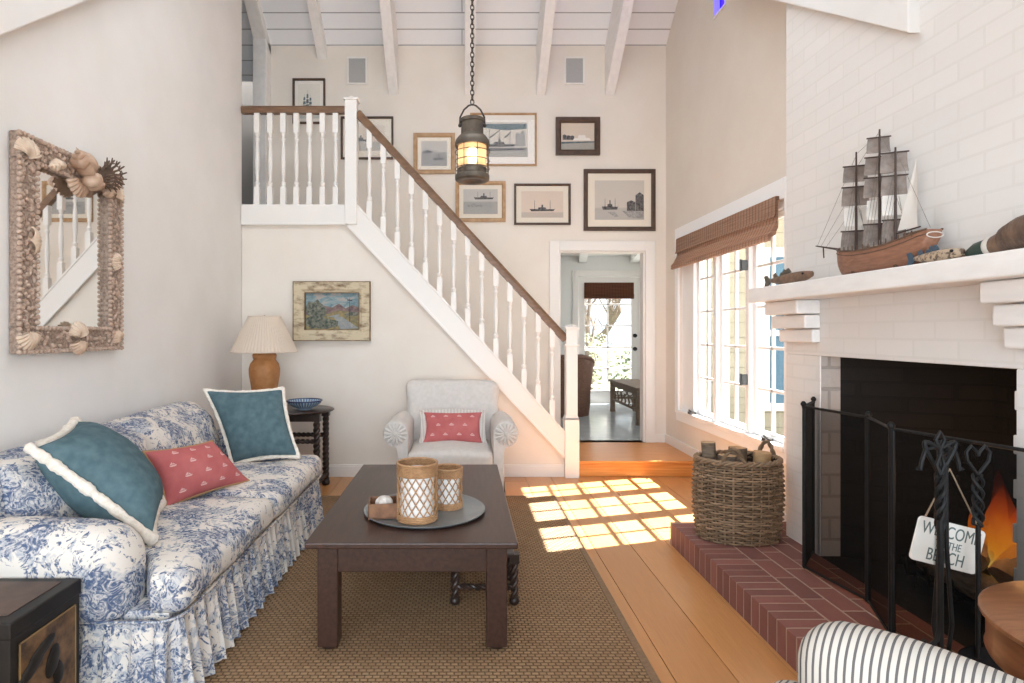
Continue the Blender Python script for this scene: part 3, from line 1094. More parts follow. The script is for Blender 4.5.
# ------------------------------------------------------------------ cushions
def pillow_thing(name, label, corners, thick, m_face, trim=None, trim_r=0.018, flange=None, prints=None, sag=0.35, n=19):
    """corners: bottom-left, bottom-right, top-right, top-left as seen from the front."""
    bl, br, tr, tl = [Vector(c) for c in corners]
    ctr = (bl + br + tr + tl) / 4
    nrm = ((br - bl) + (tr - tl)).cross((tl - bl) + (tr - br)).normalized()
    root = thing(name, label, 'cushion', tuple(ctr))

    def base(u, v):
        # pinched sides, pointed corners
        eu, ev = 4 * u * (1 - u), 4 * v * (1 - v)
        uu = u + (0.5 - u) * 0.10 * ev * (1 - eu) * 1.0
        vv = v + (0.5 - v) * 0.10 * eu * (1 - ev) * 1.0
        return bl * (1 - uu) * (1 - vv) + br * uu * (1 - vv) + tr * uu * vv + tl * (1 - uu) * vv - ctr

    def height(u, v):
        eu, ev = 4 * u * (1 - u), 4 * v * (1 - v)
        h = (max(eu, 0) * max(ev, 0)) ** 0.42
        w = mnoise.noise(Vector((u * 3.1, v * 3.1, ctr.x * 5))) * 0.12
        return h * (1 + w)
    ts = [0.5 - 0.5 * cos(pi * i / (n - 1)) for i in range(n)]
    m = MB()
    for sg in (1, -1):
        vs = [base(u, v) + nrm * (sg * thick / 2 * height(u, v)) for v in ts for u in ts]
        fs = []
        for j in range(n - 1):
            for i in range(n - 1):
                q = (j * n + i, j * n + i + 1, (j + 1) * n + i + 1, (j + 1) * n + i)
                fs.append(q if sg > 0 else q[::-1])
        m.add(vs, fs)
    cover = m
    edge = [base(u, 0) for u in ts[:-1]] + [base(1, v) for v in ts[:-1]] + [base(u, 1) for u in ts[:0:-1]] + [base(0, v) for v in ts[:0:-1]]
    if trim:
        pts = []
        ne = len(edge)
        for i in range(ne):
            a, b = edge[i], edge[(i + 1) % ne]
            k = max(1, int((b - a).length / 0.012))
            for q in range(k):
                pts.append(a.lerp(b, q / k))
        rr = [trim_r * (1 + 0.42 * mnoise.noise(p * 70) + 0.2 * mnoise.noise(p * 25)) for p in pts]
        MB().tube([p + p.normalized() * trim_r * 0.55 for p in pts], rr, 8, closed=True).build('trim', trim, root, angle=80)
    if flange:
        fm = MB()
        ne = len(edge)
        outer = [p + p.normalized() * 0.045 + nrm * 0.006 * sin(i * 1.3) for i, p in enumerate(edge)]
        for off in (0.003, -0.003):
            vs = [p + nrm * off for p in edge] + [p + nrm * off for p in outer]
            fm.add(vs, [(i, (i + 1) % ne, ne + (i + 1) % ne, ne + i) for i in range(ne)])
        fm.build('border', flange, root, angle=80)
    if prints:
        pm = cover.use(1)
        for (u, v, s) in prints:
            # a little hull with two sails, laid on the cloth
            shapes = [[(-1, 0), (1, 0), (.7, -.35), (-.7, -.35)], [(-.75, .12), (0.05, .12), (0.05, .75)], [(.15, .12), (.75, .12), (.15, .55)]]
            U = ((br - bl) + (tr - tl)).length / 2
            V = ((tl - bl) + (tr - br)).length / 2
            for poly in shapes:
                vs = []
                for (a, b) in poly:
                    uu, vv = u + a * s / U, v + b * s / V
                    vs.append(base(uu, vv) + nrm * (thick / 2 * height(uu, vv) + 0.0025))
                pm.add(vs, [tuple(range(len(vs)))])
    cover.build('cover', [m_face, M['sail_print']] if prints else m_face, root, angle=80)
    return root


pillow_thing('throw_cushion', 'square slate teal cushion with cream fringe leaning by the sofa arm nearest the trunk',
             [(-1.24, 2.31, 0.52), (-1.42, 2.74, 0.54), (-1.77, 2.66, 0.925), (-1.665, 2.25, 0.885)], 0.30, M['teal'], M['fringe'], 0.021)
pillow_thing('throw_cushion', 'square slate teal cushion with cream fringe at the sofa end near the lamp',
             [(-1.46, 3.70, 0.50), (-1.075, 3.80, 0.525), (-1.235, 3.99, 0.945), (-1.705, 3.86, 0.95)], 0.20, M['teal'], M['fringe'], 0.014)
prints = []
for r_, v in enumerate((0.16, 0.40, 0.64, 0.86)):
    for q in range(4):
        u = 0.14 + 0.235 * q + (0.11 if r_ % 2 else 0)
        if u < 0.93:
            prints.append((u, v, 0.022))
pillow_thing('throw_cushion', 'red oblong cushion printed with white sailboats on the blue toile sofa',
             [(-1.41, 2.765, 0.505), (-1.20, 3.26, 0.505), (-1.385, 3.21, 0.735), (-1.50, 2.73, 0.775)], 0.15, M['red_cloth'], M['rope_trim'], 0.006, prints=prints)

# ------------------------------------------------------------------ armchair
ac = thing('armchair', 'pale oatmeal linen armchair with rolled arms in front of the stair wall', 'armchair', (-0.085, 4.75, RZ))
W = 0.30
MB().rbox((0, -0.02, 0.20), (0.82, 0.62, 0.22), 0.03).build('frame', M['linen'], ac)
MB().rbox((0, -0.055, 0.355), (0.66, 0.66, 0.14), 0.05, n=15, puff=(0, 0.0, 0.03), wr=0.01, ws=5).build('seat_cushion', M['linen'], ac)


def warp_acb(w):
    t = (w.z - 0.30) / 0.62
    return (w.x * (0.93 + 0.07 * t), w.y + 0.14 * t, w.z)


MB().rbox((0, 0.22, 0.595), (0.82, 0.19, 0.62), 0.075, n=17, puff=(0, 0.03, 0.005), wr=0.012, ws=5, warp=warp_acb).build('backrest', M['linen'], ac)
for sg in (-1, 1):
    m = MB()
    # rolled arm: a spiral-ish outline carried from front to back
    prof = []
    cx_, cz_, R_ = 0.418, 0.560, 0.096
    prof.append((0.325, 0.10))
    prof.append((0.322, 0.40))
    for k in range(17):
        t = pi - k * (pi * 1.50) / 16
        prof.append((cx_ + R_ * cos(t) * 1.02, cz_ + R_ * sin(t)))
    prof += [(0.405, 0.44), (0.398, 0.30), (0.395, 0.10)]
    npf = len(prof)
    ys = [-0.375, -0.36, -0.33, -0.2, 0.0, 0.2, 0.34]
    vs = []
    for j, y in enumerate(ys):
        s_ = (0.93, 0.985, 1, 1, 1, 0.97, 0.93)[j]
        for (a, b) in prof:
            vs.append((sg * (0.37 + (a - 0.37) * s_), y, (b - 0.4) * s_ + 0.4 if b > 0.3 else b))
    fs = []
    for j in range(len(ys) - 1):
        for i in range(npf):
            q = (j * npf + i, j * npf + (i + 1) % npf, (j + 1) * npf + (i + 1) % npf, (j + 1) * npf + i)
            fs.append(q)
    fs.append(tuple(range(npf)))
    fs.append(tuple(range((len(ys)) * npf - 1, (len(ys) - 1) * npf - 1, -1)))
    m.add(vs, fs)
    arm = m.build('arm', M['linen'], ac, angle=50)
    pm = MB()
    for k in range(14):
        t = 2 * pi * k / 14
        a = Vector((sg * cx_ + 0.02 * cos(t), -0.388, cz_ + 0.02 * sin(t)))
        b = Vector((sg * cx_ + 0.084 * cos(t), -0.372, cz_ + 0.084 * sin(t)))
        pm.tube([a, a.lerp(b, .5) + Vector((0, -0.008, 0)), b], [0.007, 0.013, 0.009], 6)
    pm.ball((sg * cx_, -0.39, cz_), 0.02, 0.012, 0.02)
    pm.build('pleated_front', M['linen'], arm, angle=80)
m = MB()
for (pts) in ([(-0.40, -0.36), (0.40, -0.36)], [(0.40, -0.352), (0.40, 0.30)], [(-0.40, 0.30), (-0.40, -0.352)]):
    a, b = Vector(pts[0]), Vector(pts[1])
    nn = 24
    dd = (b - a).normalized()
    nx = Vector((dd.y, -dd.x))

    def sk(u, v):
        p = a.lerp(b, u) + nx * (0.02 * v + 0.004 * sin(u * 20) * v)
        return (p.x, p.y, 0.27 * (1 - v) + 0.004 * v)
    m.grid(sk, nn, 6)
m.build('skirt', M['linen'], ac, angle=60)
pr = []
for r_, v in enumerate((0.2, 0.5, 0.8)):
    for q in range(4):
        u = 0.15 + 0.23 * q + (0.1 if r_ % 2 else 0)
        if u < 0.92:
            pr.append((u, v, 0.022))
pillow_thing('throw_cushion', 'small red sailboat cushion with striped ticking border on the pale armchair',
             [(-0.315, 4.66, 0.445), (0.165, 4.66, 0.445), (0.165, 4.81, 0.675), (-0.315, 4.81, 0.675)], 0.12, M['red_cloth'], None, flange=M['ticking'], prints=pr)

# ------------------------------------------------------------------ coffee table and what stands on it
TX0, TX1, TY0, TY1, TZ = -0.644, 0.230, 2.367, 3.78, 0.478
ct = thing('coffee_table', 'dark mahogany coffee table with square legs standing on the sisal rug', 'table', ((TX0 + TX1) / 2, (TY0 + TY1) / 2, RZ))
hw, hl = (TX1 - TX0) / 2, (TY1 - TY0) / 2
tz = TZ - RZ
MB().box(-hw, hw, -hl, hl, tz - 0.026, tz).build('tabletop', M['dark_wood'], ct, smooth=False, bevel=0.006)
ins, lg = 0.042, 0.086
for (sx, sy) in ((-1, -1), (1, -1), (1, 1), (-1, 1)):
    xa, ya = sx * (hw - ins - lg / 2), sy * (hl - ins - lg / 2)
    m = MB().box(xa - lg / 2, xa + lg / 2, ya - lg / 2, ya + lg / 2, 0.016, tz - 0.026)
    lo = m.build('leg', M['dark_wood'], ct, smooth=False, bevel=0.005)
    MB().lathe([(0.02, 0), (0.032, 0.004), (0.034, 0.011), (0.028, 0.0175)], 16, (xa, ya, 0)).build('foot_glide', M['black_oak'], lo)
ah = 0.112
for sy in (-1, 1):
    ya = sy * (hl - ins - 0.018)
    MB().box(-hw + ins + lg - .002, hw - ins - lg + .002, ya - 0.011, ya + 0.011, tz - 0.026 - ah, tz - 0.026).build('apron', M['dark_wood'], ct, smooth=False, bevel=0.003)
for sx in (-1, 1):
    xa = sx * (hw - ins - 0.018)
    MB().box(xa - 0.011, xa + 0.011, -hl + ins + lg - .002, hl - ins - lg + .002, tz - 0.026 - ah, tz - 0.026).build('apron', M['dark_wood'], ct, smooth=False, bevel=0.003)

M['pewter'] = mat('blue grey pewter', (128, 134, 136), 0.38, 0.55, col2=(146, 151, 152), scale=7)
tr = thing('tray', 'large round blue grey metal tray on the coffee table', 'tray', (-0.180, 2.803, TZ))
MB().lathe([(0, 0.0), (0.26, 0.0), (0.285, 0.006), (0.292, 0.014), (0.288, 0.016), (0.276, 0.011), (0.258, 0.006), (0, 0.006)], 56).build('dish', M['pewter'], tr, angle=60)
M['cane'] = mat('honey rattan cane', (156, 116, 80), 0.55, col2=(182, 142, 102), scale=30)
M['candle'] = mat('cream candle wax', (250, 250, 250), 0.5)
M['frost'] = mat('frosted white glass', (244, 242, 240), 0.35)


def cane_hurricane(name, label, loc, R, Ht, nh, grp):
    t = thing(name, label, 'candle holder', loc, 0, grp)
    zb, zt = 0.03, Ht - 0.052 * Ht / 0.25
    # woven bands
    for (a, b, nm) in ((0.0, zb, 'base_band'), (zt, Ht, 'rim_band')):
        m = MB()
        k = max(3, int((b - a) / 0.0065))
        for i in range(k):
            z = a + (b - a) * (i + 0.5) / k
            pts = [((R + 0.002 * sin(t_ * 30 + i * pi)) * cos(t_), (R + 0.002 * sin(t_ * 30 + i * pi)) * sin(t_), z) for t_ in [2 * pi * q / 90 for q in range(90)]]
            m.tube(pts, (b - a) / k * 0.58, 5, closed=True)
        m.lathe([(R - 0.006, a), (R + 0.001, a), (R + 0.001, b), (R - 0.006, b)], 40, cap=False)
        bd = m.build(nm, M['cane'], t)
        if nm == 'rim_band':
            MB().ring((0, 0, Ht), R + 0.001, 0.006, 40, 8).build('rim', M['cane'], bd)
    m = MB()
    for sg in (1, -1):
        for i in range(nh):
            pts = []
            for q in range(15):
                s = q / 14
                a = 2 * pi * i / nh + sg * s * (zt - zb) / R * 0.62
                rr = R + 0.0015 * sg * cos(q * pi)
                pts.append((rr * cos(a), rr * sin(a), zb + (zt - zb) * s))
            m.tube(pts, 0.0030, 5)
    m.build('cane_weave', M['cane'], t)
    MB().lathe([(R - 0.012, 0.004), (R - 0.012, Ht - 0.03), (R - 0.015, Ht - 0.03), (R - 0.015, 0.004)], 36, cap=False).build('glass_liner', M['frost'], t)
    m = MB()
    m.lathe([(R * 0.70, 0.006), (R * 0.70, Ht * 0.74), (R * 0.66, Ht * 0.76), (R * 0.1, Ht * 0.75), (0, Ht * 0.75)], 24)
    c = m.build('candle', M['candle'], t)
    MB().tube([(0, 0, Ht * .75), (0.002, 0, Ht * .75 + 0.012)], 0.0015, 5).build('wick', M['ebony'], c)
    return t


G = 'woven cane candle holders on the coffee table'
cane_hurricane('candle_holder', 'taller woven cane candle holder on the round tray', (-0.205, 2.658, TZ + 0.007), 0.090, 0.257, 16, G)
cane_hurricane('candle_holder', 'shorter woven cane candle holder behind the taller one on the tray', (-0.070, 2.838, TZ + 0.007), 0.069, 0.191, 13, G)
# little box with a white shell in it
bx = thing('wooden_box', 'small brown open wooden box on the round tray beside the tall candle holder', 'box', (-0.368, 2.714, TZ + 0.0085), 0.12)
M['box_wood'] = mat('carved brown box wood', (112, 74, 50), 0.6, col2=(140, 98, 68), scale=25, bump=(60, .4, .003))
a, h_ = 0.068, 0.068
for (nm, q) in (('side_panel', (-a, a, -a, -a + .008)), ('side_panel', (-a, a, a - .008, a)), ('side_panel', (-a, -a + .008, -a, a)), ('side_panel', (a - .008, a, -a, a))):
    MB().box(q[0], q[1], q[2], q[3], 0, h_).build(nm, M['box_wood'], bx, smooth=False, bevel=0.002)
MB().box(-a, a, -a, a, 0, .006).build('bottom', M['box_wood'], bx, smooth=False)
M['shell_white'] = mat('white shell', (224, 216, 208), 0.5, col2=(196, 184, 174), scale=40, bump=(60, .5, .004))
sh = tag(MB().ball((0, 0, 0.026), 0.042, 0.04, 0.03, 16, 10, fn=lambda p: 1 + 0.12 * sin(9 * math.atan2(p.y, p.x)) * (1 - p.z * p.z)).build('seashell', M['shell_white'], loc=(-0.364, 2.714, TZ + 0.040)),
         'ribbed white shell lying in the small wooden box', 'seashell')

# ------------------------------------------------------------------ low stool under the coffee table
fs_ = thing('footstool', 'low dark stool on twisted legs tucked under the coffee table', 'stool', (0.11, 2.97, RZ))


def twist_leg(m, x, y, z0, z1, r=0.021, turns=3.2):
    n = int((z1 - z0) / 0.006)
    L = z1 - z0
    blk = min(0.055, L * .16)
    m.lathe([(r * .8, z0), (r * 1.25, z0 + .006), (r * 1.45, z0 + blk * .45), (r * 1.1, z0 + blk * .9), (r * .7, z0 + blk)], 12, (x, y, 0))
    prof = []
    pts, rr = [], []
    for ph in (0, pi):
        pts = []
        for i in range(n):
            s = i / (n - 1)
            t = ph + 2 * pi * turns * s
            pts.append((x + r * 0.48 * cos(t), y + r * 0.48 * sin(t), z0 + blk * .9 + (L - 1.8 * blk) * s))
        m.tube(pts, r * 0.68, 8)
    m.box(x - r * 1.25, x + r * 1.25, y - r * 1.25, y + r * 1.25, z1 - blk * 1.1, z1)


def twist_bar(m, a, b, r=0.014, turns=4):
    a, b = Vector(a), Vector(b)
    d_ = (b - a).normalized()
    u = d_.orthogonal().normalized()
    w = d_.cross(u)
    n = max(20, int((b - a).length / .006))
    for ph in (0, pi):
        m.tube([a.lerp(b, i / (n - 1)) + (u * cos(ph + 2 * pi * turns * i / (n - 1)) + w * sin(ph + 2 * pi * turns * i / (n - 1))) * r * .5 for i in range(n)], r * .68, 8)


sw, sd = 0.145, 0.14
for (sx, sy) in ((-1, -1), (1, -1), (1, 1), (-1, 1)):
    m = MB()
    twist_leg(m, sx * sw, sy * sd, 0, 0.25, 0.018, 2.2)
    m.build('leg', M['black_oak'], fs_, angle=50)
for q in (((-sw, -sd, .085), (sw, -sd, .085)), ((-sw, sd, .085), (sw, sd, .085)), ((-sw, -sd, .085), (-sw, sd, .085)), ((sw, -sd, .085), (sw, sd, .085))):
    m = MB()
    twist_bar(m, q[0], q[1], 0.014, 4)
    m.build('stretcher', M['black_oak'], fs_)
MB().box(-sw - .02, sw + .0, -sd - .022, sd + .022, 0.235, 0.255).build('seat', M['black_oak'], fs_, smooth=False, bevel=0.004)

# ------------------------------------------------------------------ side table, lamp, bowl
sdt = thing('side_table', 'dark oval side table on barley twist legs in the corner past the sofa', 'table', (-1.48, 4.93, 0))
stz = 0.688
m = MB().lathe([(0.0, stz - .022), (0.36, stz - .022), (0.385, stz - .016), (0.39, stz - .008), (0.382, stz), (0, stz)], 48, sy=0.78)
m.build('tabletop', M['black_oak'], sdt, angle=50)
lx, ly = 0.285, 0.16
for (sx, sy) in ((-1, -1), (1, -1), (1, 1), (-1, 1)):
    m = MB()
    twist_leg(m, sx * lx, sy * ly, 0, stz - .022, 0.026, 6.5)
    m.build('leg', M['black_oak'], sdt, angle=50)
for sy in (-1, 1):
    m = MB()
    twist_bar(m, (-lx, sy * ly, .44), (lx, sy * ly, .44), 0.018, 7)
    m.build('stretcher', M['black_oak'], sdt)
for sx in (-1, 1):
    m = MB()
    twist_bar(m, (sx * lx, -ly, .09), (sx * lx, ly, .09), 0.018, 4)
    m.build('stretcher', M['black_oak'], sdt)
for sy in (-1, 1):
    MB().box(-lx, lx, sy * ly - .01, sy * ly + .01, stz - .085, stz - .022).build('apron', M['black_oak'], sdt, smooth=False)

tl = thing('table_lamp', 'terracotta jar lamp with pleated cream shade on the dark side table', 'lamp', (-1.675, 4.92, stz))
M['terracotta'] = mat('ochre terracotta', (168, 112, 64), 0.6, col2=(188, 132, 82), scale=14, bump=(40, .15, .003))
MB().lathe([(0.0, 0), (0.080, 0.0), (0.084, 0.012), (0.092, 0.08), (0.110, 0.20), (0.126, 0.29), (0.127, 0.34), (0.116, 0.385), (0.092, 0.415), (0.088, 0.422), (0.096, 0.435), (0.099, 0.455), (0.090, 0.475), (0.06, 0.482), (0, 0.482)], 40).build('jar', M['terracotta'], tl, angle=60)
M['shade'] = None
n_ = Nodes('pleated cream silk')
n_.setp(0.85, spec=0.1)
n_.color(lin((236, 222, 206)))
t_ = n_.new('ShaderNodeBsdfTranslucent')
t_.inputs['Color'].default_value = lin((240, 226, 210))
x_ = n_.new('ShaderNodeMixShader')
x_.inputs[0].default_value = 0.35
n_.link(n_.b.outputs[0], x_.inputs[1])
n_.link(t_.outputs[0], x_.inputs[2])
n_.link(x_.outputs[0], n_.out.inputs['Surface'])
M['shade'] = n_.m


def pleat(t, z):
    return 1 + 0.011 * sin(60 * t)


zs0, zs1 = 0.485, 0.782
m = MB().lathe([(0.272 + (0.132 - 0.272) * k / 8, zs0 + (zs1 - zs0) * k / 8) for k in range(9)], 360, cap=False, wob=pleat)
m.lathe([(0.268 + (0.128 - 0.268) * k / 8, zs0 + (zs1 - zs0) * k / 8) for k in range(9)][::-1], 60, cap=False)
shd = m.build('lamp_shade', M['shade'], tl, angle=80)
MB().ring((0, 0, zs1), 0.131, 0.006, 40).build('shade_trim', M['shade'], shd)
MB().ring((0, 0, zs0), 0.272, 0.006, 60).build('shade_trim', M['shade'], shd)
MB().tube([(0, 0, 0.48), (0, 0, 0.79)], 0.006, 8).ball((0, 0, 0.785), 0.010, 0.010, 0.010).tube([(-0.13, 0, .777), (0.13, 0, .777)], .003, 6).build('stem', M['brass_old'], tl)
MB().ball((0, 0, 0.58), 0.03, 0.03, 0.045).build('bulb', M['frost'], tl)

bw = thing('bowl', 'blue striped pottery bowl on the dark side table', 'bowl', (-1.325, 4.88, stz))
n_ = Nodes('blue striped glaze')
n_.setp(0.2)
s_ = n_.new('ShaderNodeSeparateXYZ')
n_.link(n_.tc, s_.inputs[0])
ang = n_.math('ARCTAN2', s_.outputs[1], s_.outputs[0])
w_ = n_.math('SINE', n_.math('MULTIPLY', ang, 36))
n_.color(n_.ramp(w_, [(0.3, lin((96, 128, 158))), (0.6, lin((186, 198, 206)))]))
M['glaze'] = n_.m
MB().lathe([(0.0, 0), (0.055, 0.0), (0.058, 0.012), (0.10, 0.030), (0.135, 0.055), (0.146, 0.076), (0.140, 0.076), (0.128, 0.056), (0.09, 0.034), (0.0, 0.02)], 48).build('body', M['glaze'], bw, angle=60)
MB().ring((0, 0, 0.076), 0.144, 0.006, 48).build('rim', mat('dark blue glaze', (38, 54, 92), 0.2), bw)

# ------------------------------------------------------------------ trunk by the sofa
tk = thing('trunk', 'black lacquered trunk with brown painted panels beside the near sofa arm', 'trunk', (-1.635, 1.80, 0.012))
M['panel_gold'] = mat('aged brown gilt panel', (56, 36, 22), 0.5, col2=(124, 90, 56), scale=22, detail=8, bump=(40, .3, .003))
M['panel_top'] = mat('worn brown leather panel', (74, 56, 46), 0.5, col2=(100, 78, 65), scale=9, detail=7)
hx, hy, hz = 0.35, 0.15, 0.50
MB().box(-hx, hx, -hy, hy, 0.02, hz - 0.012).build('body', M['ebony'], tk, smooth=False, bevel=0.004)
lid = MB().box(-hx - .004, hx + .004, -hy - .004, hy + .004, hz - 0.05, hz).build('lid', M['ebony'], tk, smooth=False, bevel=0.005)
MB().box(-hx + .04, hx - .04, -hy + .04, hy - .03, hz - .001, hz + .002).build('lid_panel', M['panel_top'], lid, smooth=False)
MB().box(hx, hx + 0.003, -hy + .03, hy - .025, 0.06, hz - 0.075).build('end_panel', M['panel_gold'], tk, smooth=False)
MB().box(-hx + .03, hx - .04, -hy - .003, -hy, 0.06, hz - 0.075).build('front_panel', M['ebony'], tk, smooth=False)
M['gilt_line'] = mat('dull gilt line', (146, 116, 74), 0.5)
m = MB()
q = 0.004
ya, yb, za, zb_ = -hy + .03, hy - .025, .06, hz - .075
for (b1, b2, b3, b4) in ((ya, yb, zb_ - .004, zb_), (ya, yb, za, za + .004), (ya, ya + .004, za, zb_), (yb - .004, yb, za, zb_)):
    m.box(hx + .002, hx + .005, b1, b2, b3, b4)
m.box(-hx + .03, hx - .04, -hy - .005, -hy - .002, hz - .08, hz - .076).box(hx - .045, hx - .041, -hy - .005, -hy - .002, 0.06, hz - .076)
m.build('gilt_line', M['gilt_line'], tk, smooth=False)
m = MB()
for (cy, cz, ry, rz_, an) in ((-0.07, 0.33, 0.075, 0.022, 0.55), (-0.03, 0.36, 0.06, 0.02, 0.35), (0.015, 0.30, 0.028, 0.05, -0.35), (0.04, 0.25, 0.022, 0.04, 0.1)):
    m.ball((hx + .004, cy, cz), 0.010, ry, rz_, 14, 8, rot=Matrix.Rotation(an, 3, 'X'))
m.build('painted_leaf', M['ebony'], tk)

# ------------------------------------------------------------------ mirror with shell frame on the left wall
mr = thing('mirror', 'wall mirror in a shell encrusted frame above the sofa', 'mirror', (XL, 3.005, 1.745))
n_ = Nodes('mirror silver')
n_.setp(0.02, 1.0)
n_.color((0.86, 0.86, 0.85, 1))
M['silver'] = n_.m
M['shell_crust'] = mat('crusted small shells', (128, 106, 92), 0.75, col2=(176, 154, 138), scale=70, bump=(90, 0.9, 0.01))
M['shell_bead'] = mat('tiny pinkish shells', (166, 140, 122), 0.6, col2=(200, 176, 158), scale=50)
M['shell_cream'] = mat('cream scallop shell', (204, 178, 154), 0.55, col2=(222, 200, 178), scale=24)
M['shell_tan'] = mat('tan conch shell', (168, 134, 110), 0.5, col2=(208, 180, 156), scale=10)
M['coral'] = mat('dark brown coral', (84, 66, 54), 0.8, col2=(104, 84, 70), scale=30)
mw, mh, bwid = 0.400, 0.505, 0.122      # half width (along y), half height, border
m = MB()
for (a, b, c, d_) in ((-mw, mw, mh - bwid, mh), (-mw, mw, -mh, -mh + bwid), (-mw, -mw + bwid, -mh + bwid, mh - bwid), (mw - bwid, mw, -mh + bwid, mh - bwid)):
    m.box(0.002, 0.045, a, b, c, d_)
fr = m.build('frame', M['shell_crust'], mr, smooth=False, bevel=0.008)
MB().box(0.012, 0.016, -mw + bwid - .01, mw - bwid + .01, -mh + bwid - .01, mh - bwid + .01).build('glass', M['silver'], mr, smooth=False)
m = MB()
rnd = random.Random(3)
for (off, sz) in ((0.008, 0.013), (bwid - 0.004, 0.013)):
    A, B = mw - off, mh - off
    per = []
    k = 0.026
    for s_ in range(int(2 * A / k) + 1):
        per += [(-A + s_ * k, B), (-A + s_ * k, -B)]
    for s_ in range(int(2 * B / k) + 1):
        per += [(-A, -B + s_ * k), (A, -B + s_ * k)]
    for (yy, zz) in per:
        m.ball((0.047, yy, zz), 0.012, sz * rnd.uniform(.8, 1.1), sz * rnd.uniform(.8, 1.1), 7, 5, rot=Matrix.Rotation(rnd.uniform(0, 3), 3, 'X'))
for _ in range(420):
    side = rnd.random()
    if side < 0.56:
        yy = rnd.choice((-1, 1)) * rnd.uniform(mw - bwid + .02, mw - .02)
        zz = rnd.uniform(-mh + .02, mh - .02)
    else:
        yy = rnd.uniform(-mw + .02, mw - .02)
        zz = rnd.choice((-1, 1)) * rnd.uniform(mh - bwid + .02, mh - .02)
    m.ball((0.046, yy, zz), 0.009, rnd.uniform(.006, .012), rnd.uniform(.008, .016), 6, 4, rot=Matrix.Rotation(rnd.uniform(0, 3), 3, 'X'))
sb = m.build('small_shells', M['shell_bead'], fr)
sb['kind'] = 'stuff'


def scallop(m, c, R, rot, nr=9, th=0.028):
    """Ribbed fan; rot turns it in the plane of the frame."""
    c = Vector(c)
    nu, nv = nr * 8 + 1, 9
    vs, fs = [], []
    for sgn in (1, 0):
        for j in range(nv):
            for i in range(nu):
                a = -1.25 + 2.5 * i / (nu - 1)
                s = j / (nv - 1)
                r = R * s * (0.86 + 0.14 * cos(a)) * (1 + (0.045 * cos(a / 2.5 * 2 * pi * nr) if j == nv - 1 else 0))
                rib = 0.10 * R * s * (0.5 + 0.5 * cos(a / 2.5 * 2 * pi * nr))
                dome = th * (sin(pi * min(1, s * 0.92 + 0.08)) ** 0.7)
                x = (dome + rib) if sgn else 0.0
                y, z = r * sin(a), r * cos(a) - R * 0.5
                vs.append(c + Vector((x, y * cos(rot) - z * sin(rot), y * sin(rot) + z * cos(rot))))
    for s0 in (0, nu * nv):
        for j in range(nv - 1):
            for i in range(nu - 1):
                q = (s0 + j * nu + i, s0 + j * nu + i + 1, s0 + (j + 1) * nu + i + 1, s0 + (j + 1) * nu + i)
                fs.append(q if s0 == 0 else q[::-1])
    m.add(vs, fs)
    return m


def conch(m, c, L, R, rot3):
    pts, rr = [], []
    for i in range(60):
        s = i / 59
        t = s * 2 * pi * 3.6
        k = (1 - s) ** 1.1
        pts.append(Vector(c) + rot3 @ Vector((R * 0.45 * k * cos(t), R * 0.45 * k * sin(t), L * (-0.1 + 0.6 * s))))
        rr.append(max(0.002, R * 0.62 * k * (1 + 0.1 * sin(t * 5))))
    m.tube(pts, rr, 9)
    m.ball(Vector(c) + rot3 @ Vector((0.0, 0.0, -L * 0.22)), R * 0.8, R * 0.62, L * 0.36, 14, 10, rot=rot3)
    return m


FX = 0.046
for (yy, zz, R, rot, mm) in ((-0.35, 0.435, 0.095, 0.0, 'shell_cream'), (-0.345, -0.445, 0.085, pi, 'shell_cream'), (-0.305, 0.02, 0.075, -1.5, 'shell_cream'),
                             (0.345, 0.40, 0.085, -0.7, 'shell_cream'), (0.325, 0.0, 0.062, 1.4, 'shell_cream'), (0.0, -0.395, 0.085, 0.1, 'shell_cream'), (0.005, -0.485, 0.075, pi, 'shell_tan'),
                             (0.0, 0.345, 0.10, pi, 'shell_tan'), (0.34, -0.43, 0.055, 0.8, 'shell_tan')):
    m = MB()
    scallop(m, (FX, yy, zz), R, rot)
    m.build('scallop_shell', M[mm], fr, angle=70)
m = MB()
conch(m, (FX + 0.045, -0.03, 0.47), 0.17, 0.066, Euler((0.9, 0.3, 0.0)).to_matrix())
m.build('conch_shell', M['shell_tan'], fr, angle=80)
m = MB()
conch(m, (FX + 0.05, 0.06, 0.395), 0.15, 0.055, Euler((-1.2, 0.2, 0.3)).to_matrix())
m.build('conch_shell', M['shell_tan'], fr, angle=80)
m = MB()
conch(m, (FX + 0.03, -0.2, 0.40), 0.14, 0.034, Euler((1.9, 0.1, 0.2)).to_matrix())
m.build('conch_shell', M['shell_cream'], fr, angle=80)
m = MB()
conch(m, (FX + 0.03, 0.22, 0.37), 0.13, 0.036, Euler((2.0, -0.1, 0.0)).to_matrix())
m.build('conch_shell', M['shell_tan'], fr, angle=80)
m = MB()
rnd = random.Random(11)
for k in range(9):
    a = -0.15 + 1.15 * k / 8
    L = 0.20 * (0.75 + 0.35 * sin(pi * k / 8))
    base_ = Vector((FX + 0.03, 0.09, 0.41))
    dirv = Vector((0.25, cos(a), sin(a)))
    pts = [base_ + dirv * (L * s / 5) + Vector((0.004 * sin(s * 2 + k), 0, 0.006 * sin(s * 1.7 + k))) for s in range(6)]
    m.tube(pts, [0.008, 0.008, 0.007, 0.007, 0.006, 0.004], 6)
    for s in (2, 3, 4):
        for sd_ in (-1, 1):
            e = pts[s] + (dirv + Vector((0, -sin(a) * sd_, cos(a) * sd_)) * 0.9).normalized() * 0.03
            m.tube([pts[s], e], [0.005, 0.003], 5)
m.build('coral_branch', M['coral'], fr, angle=80)

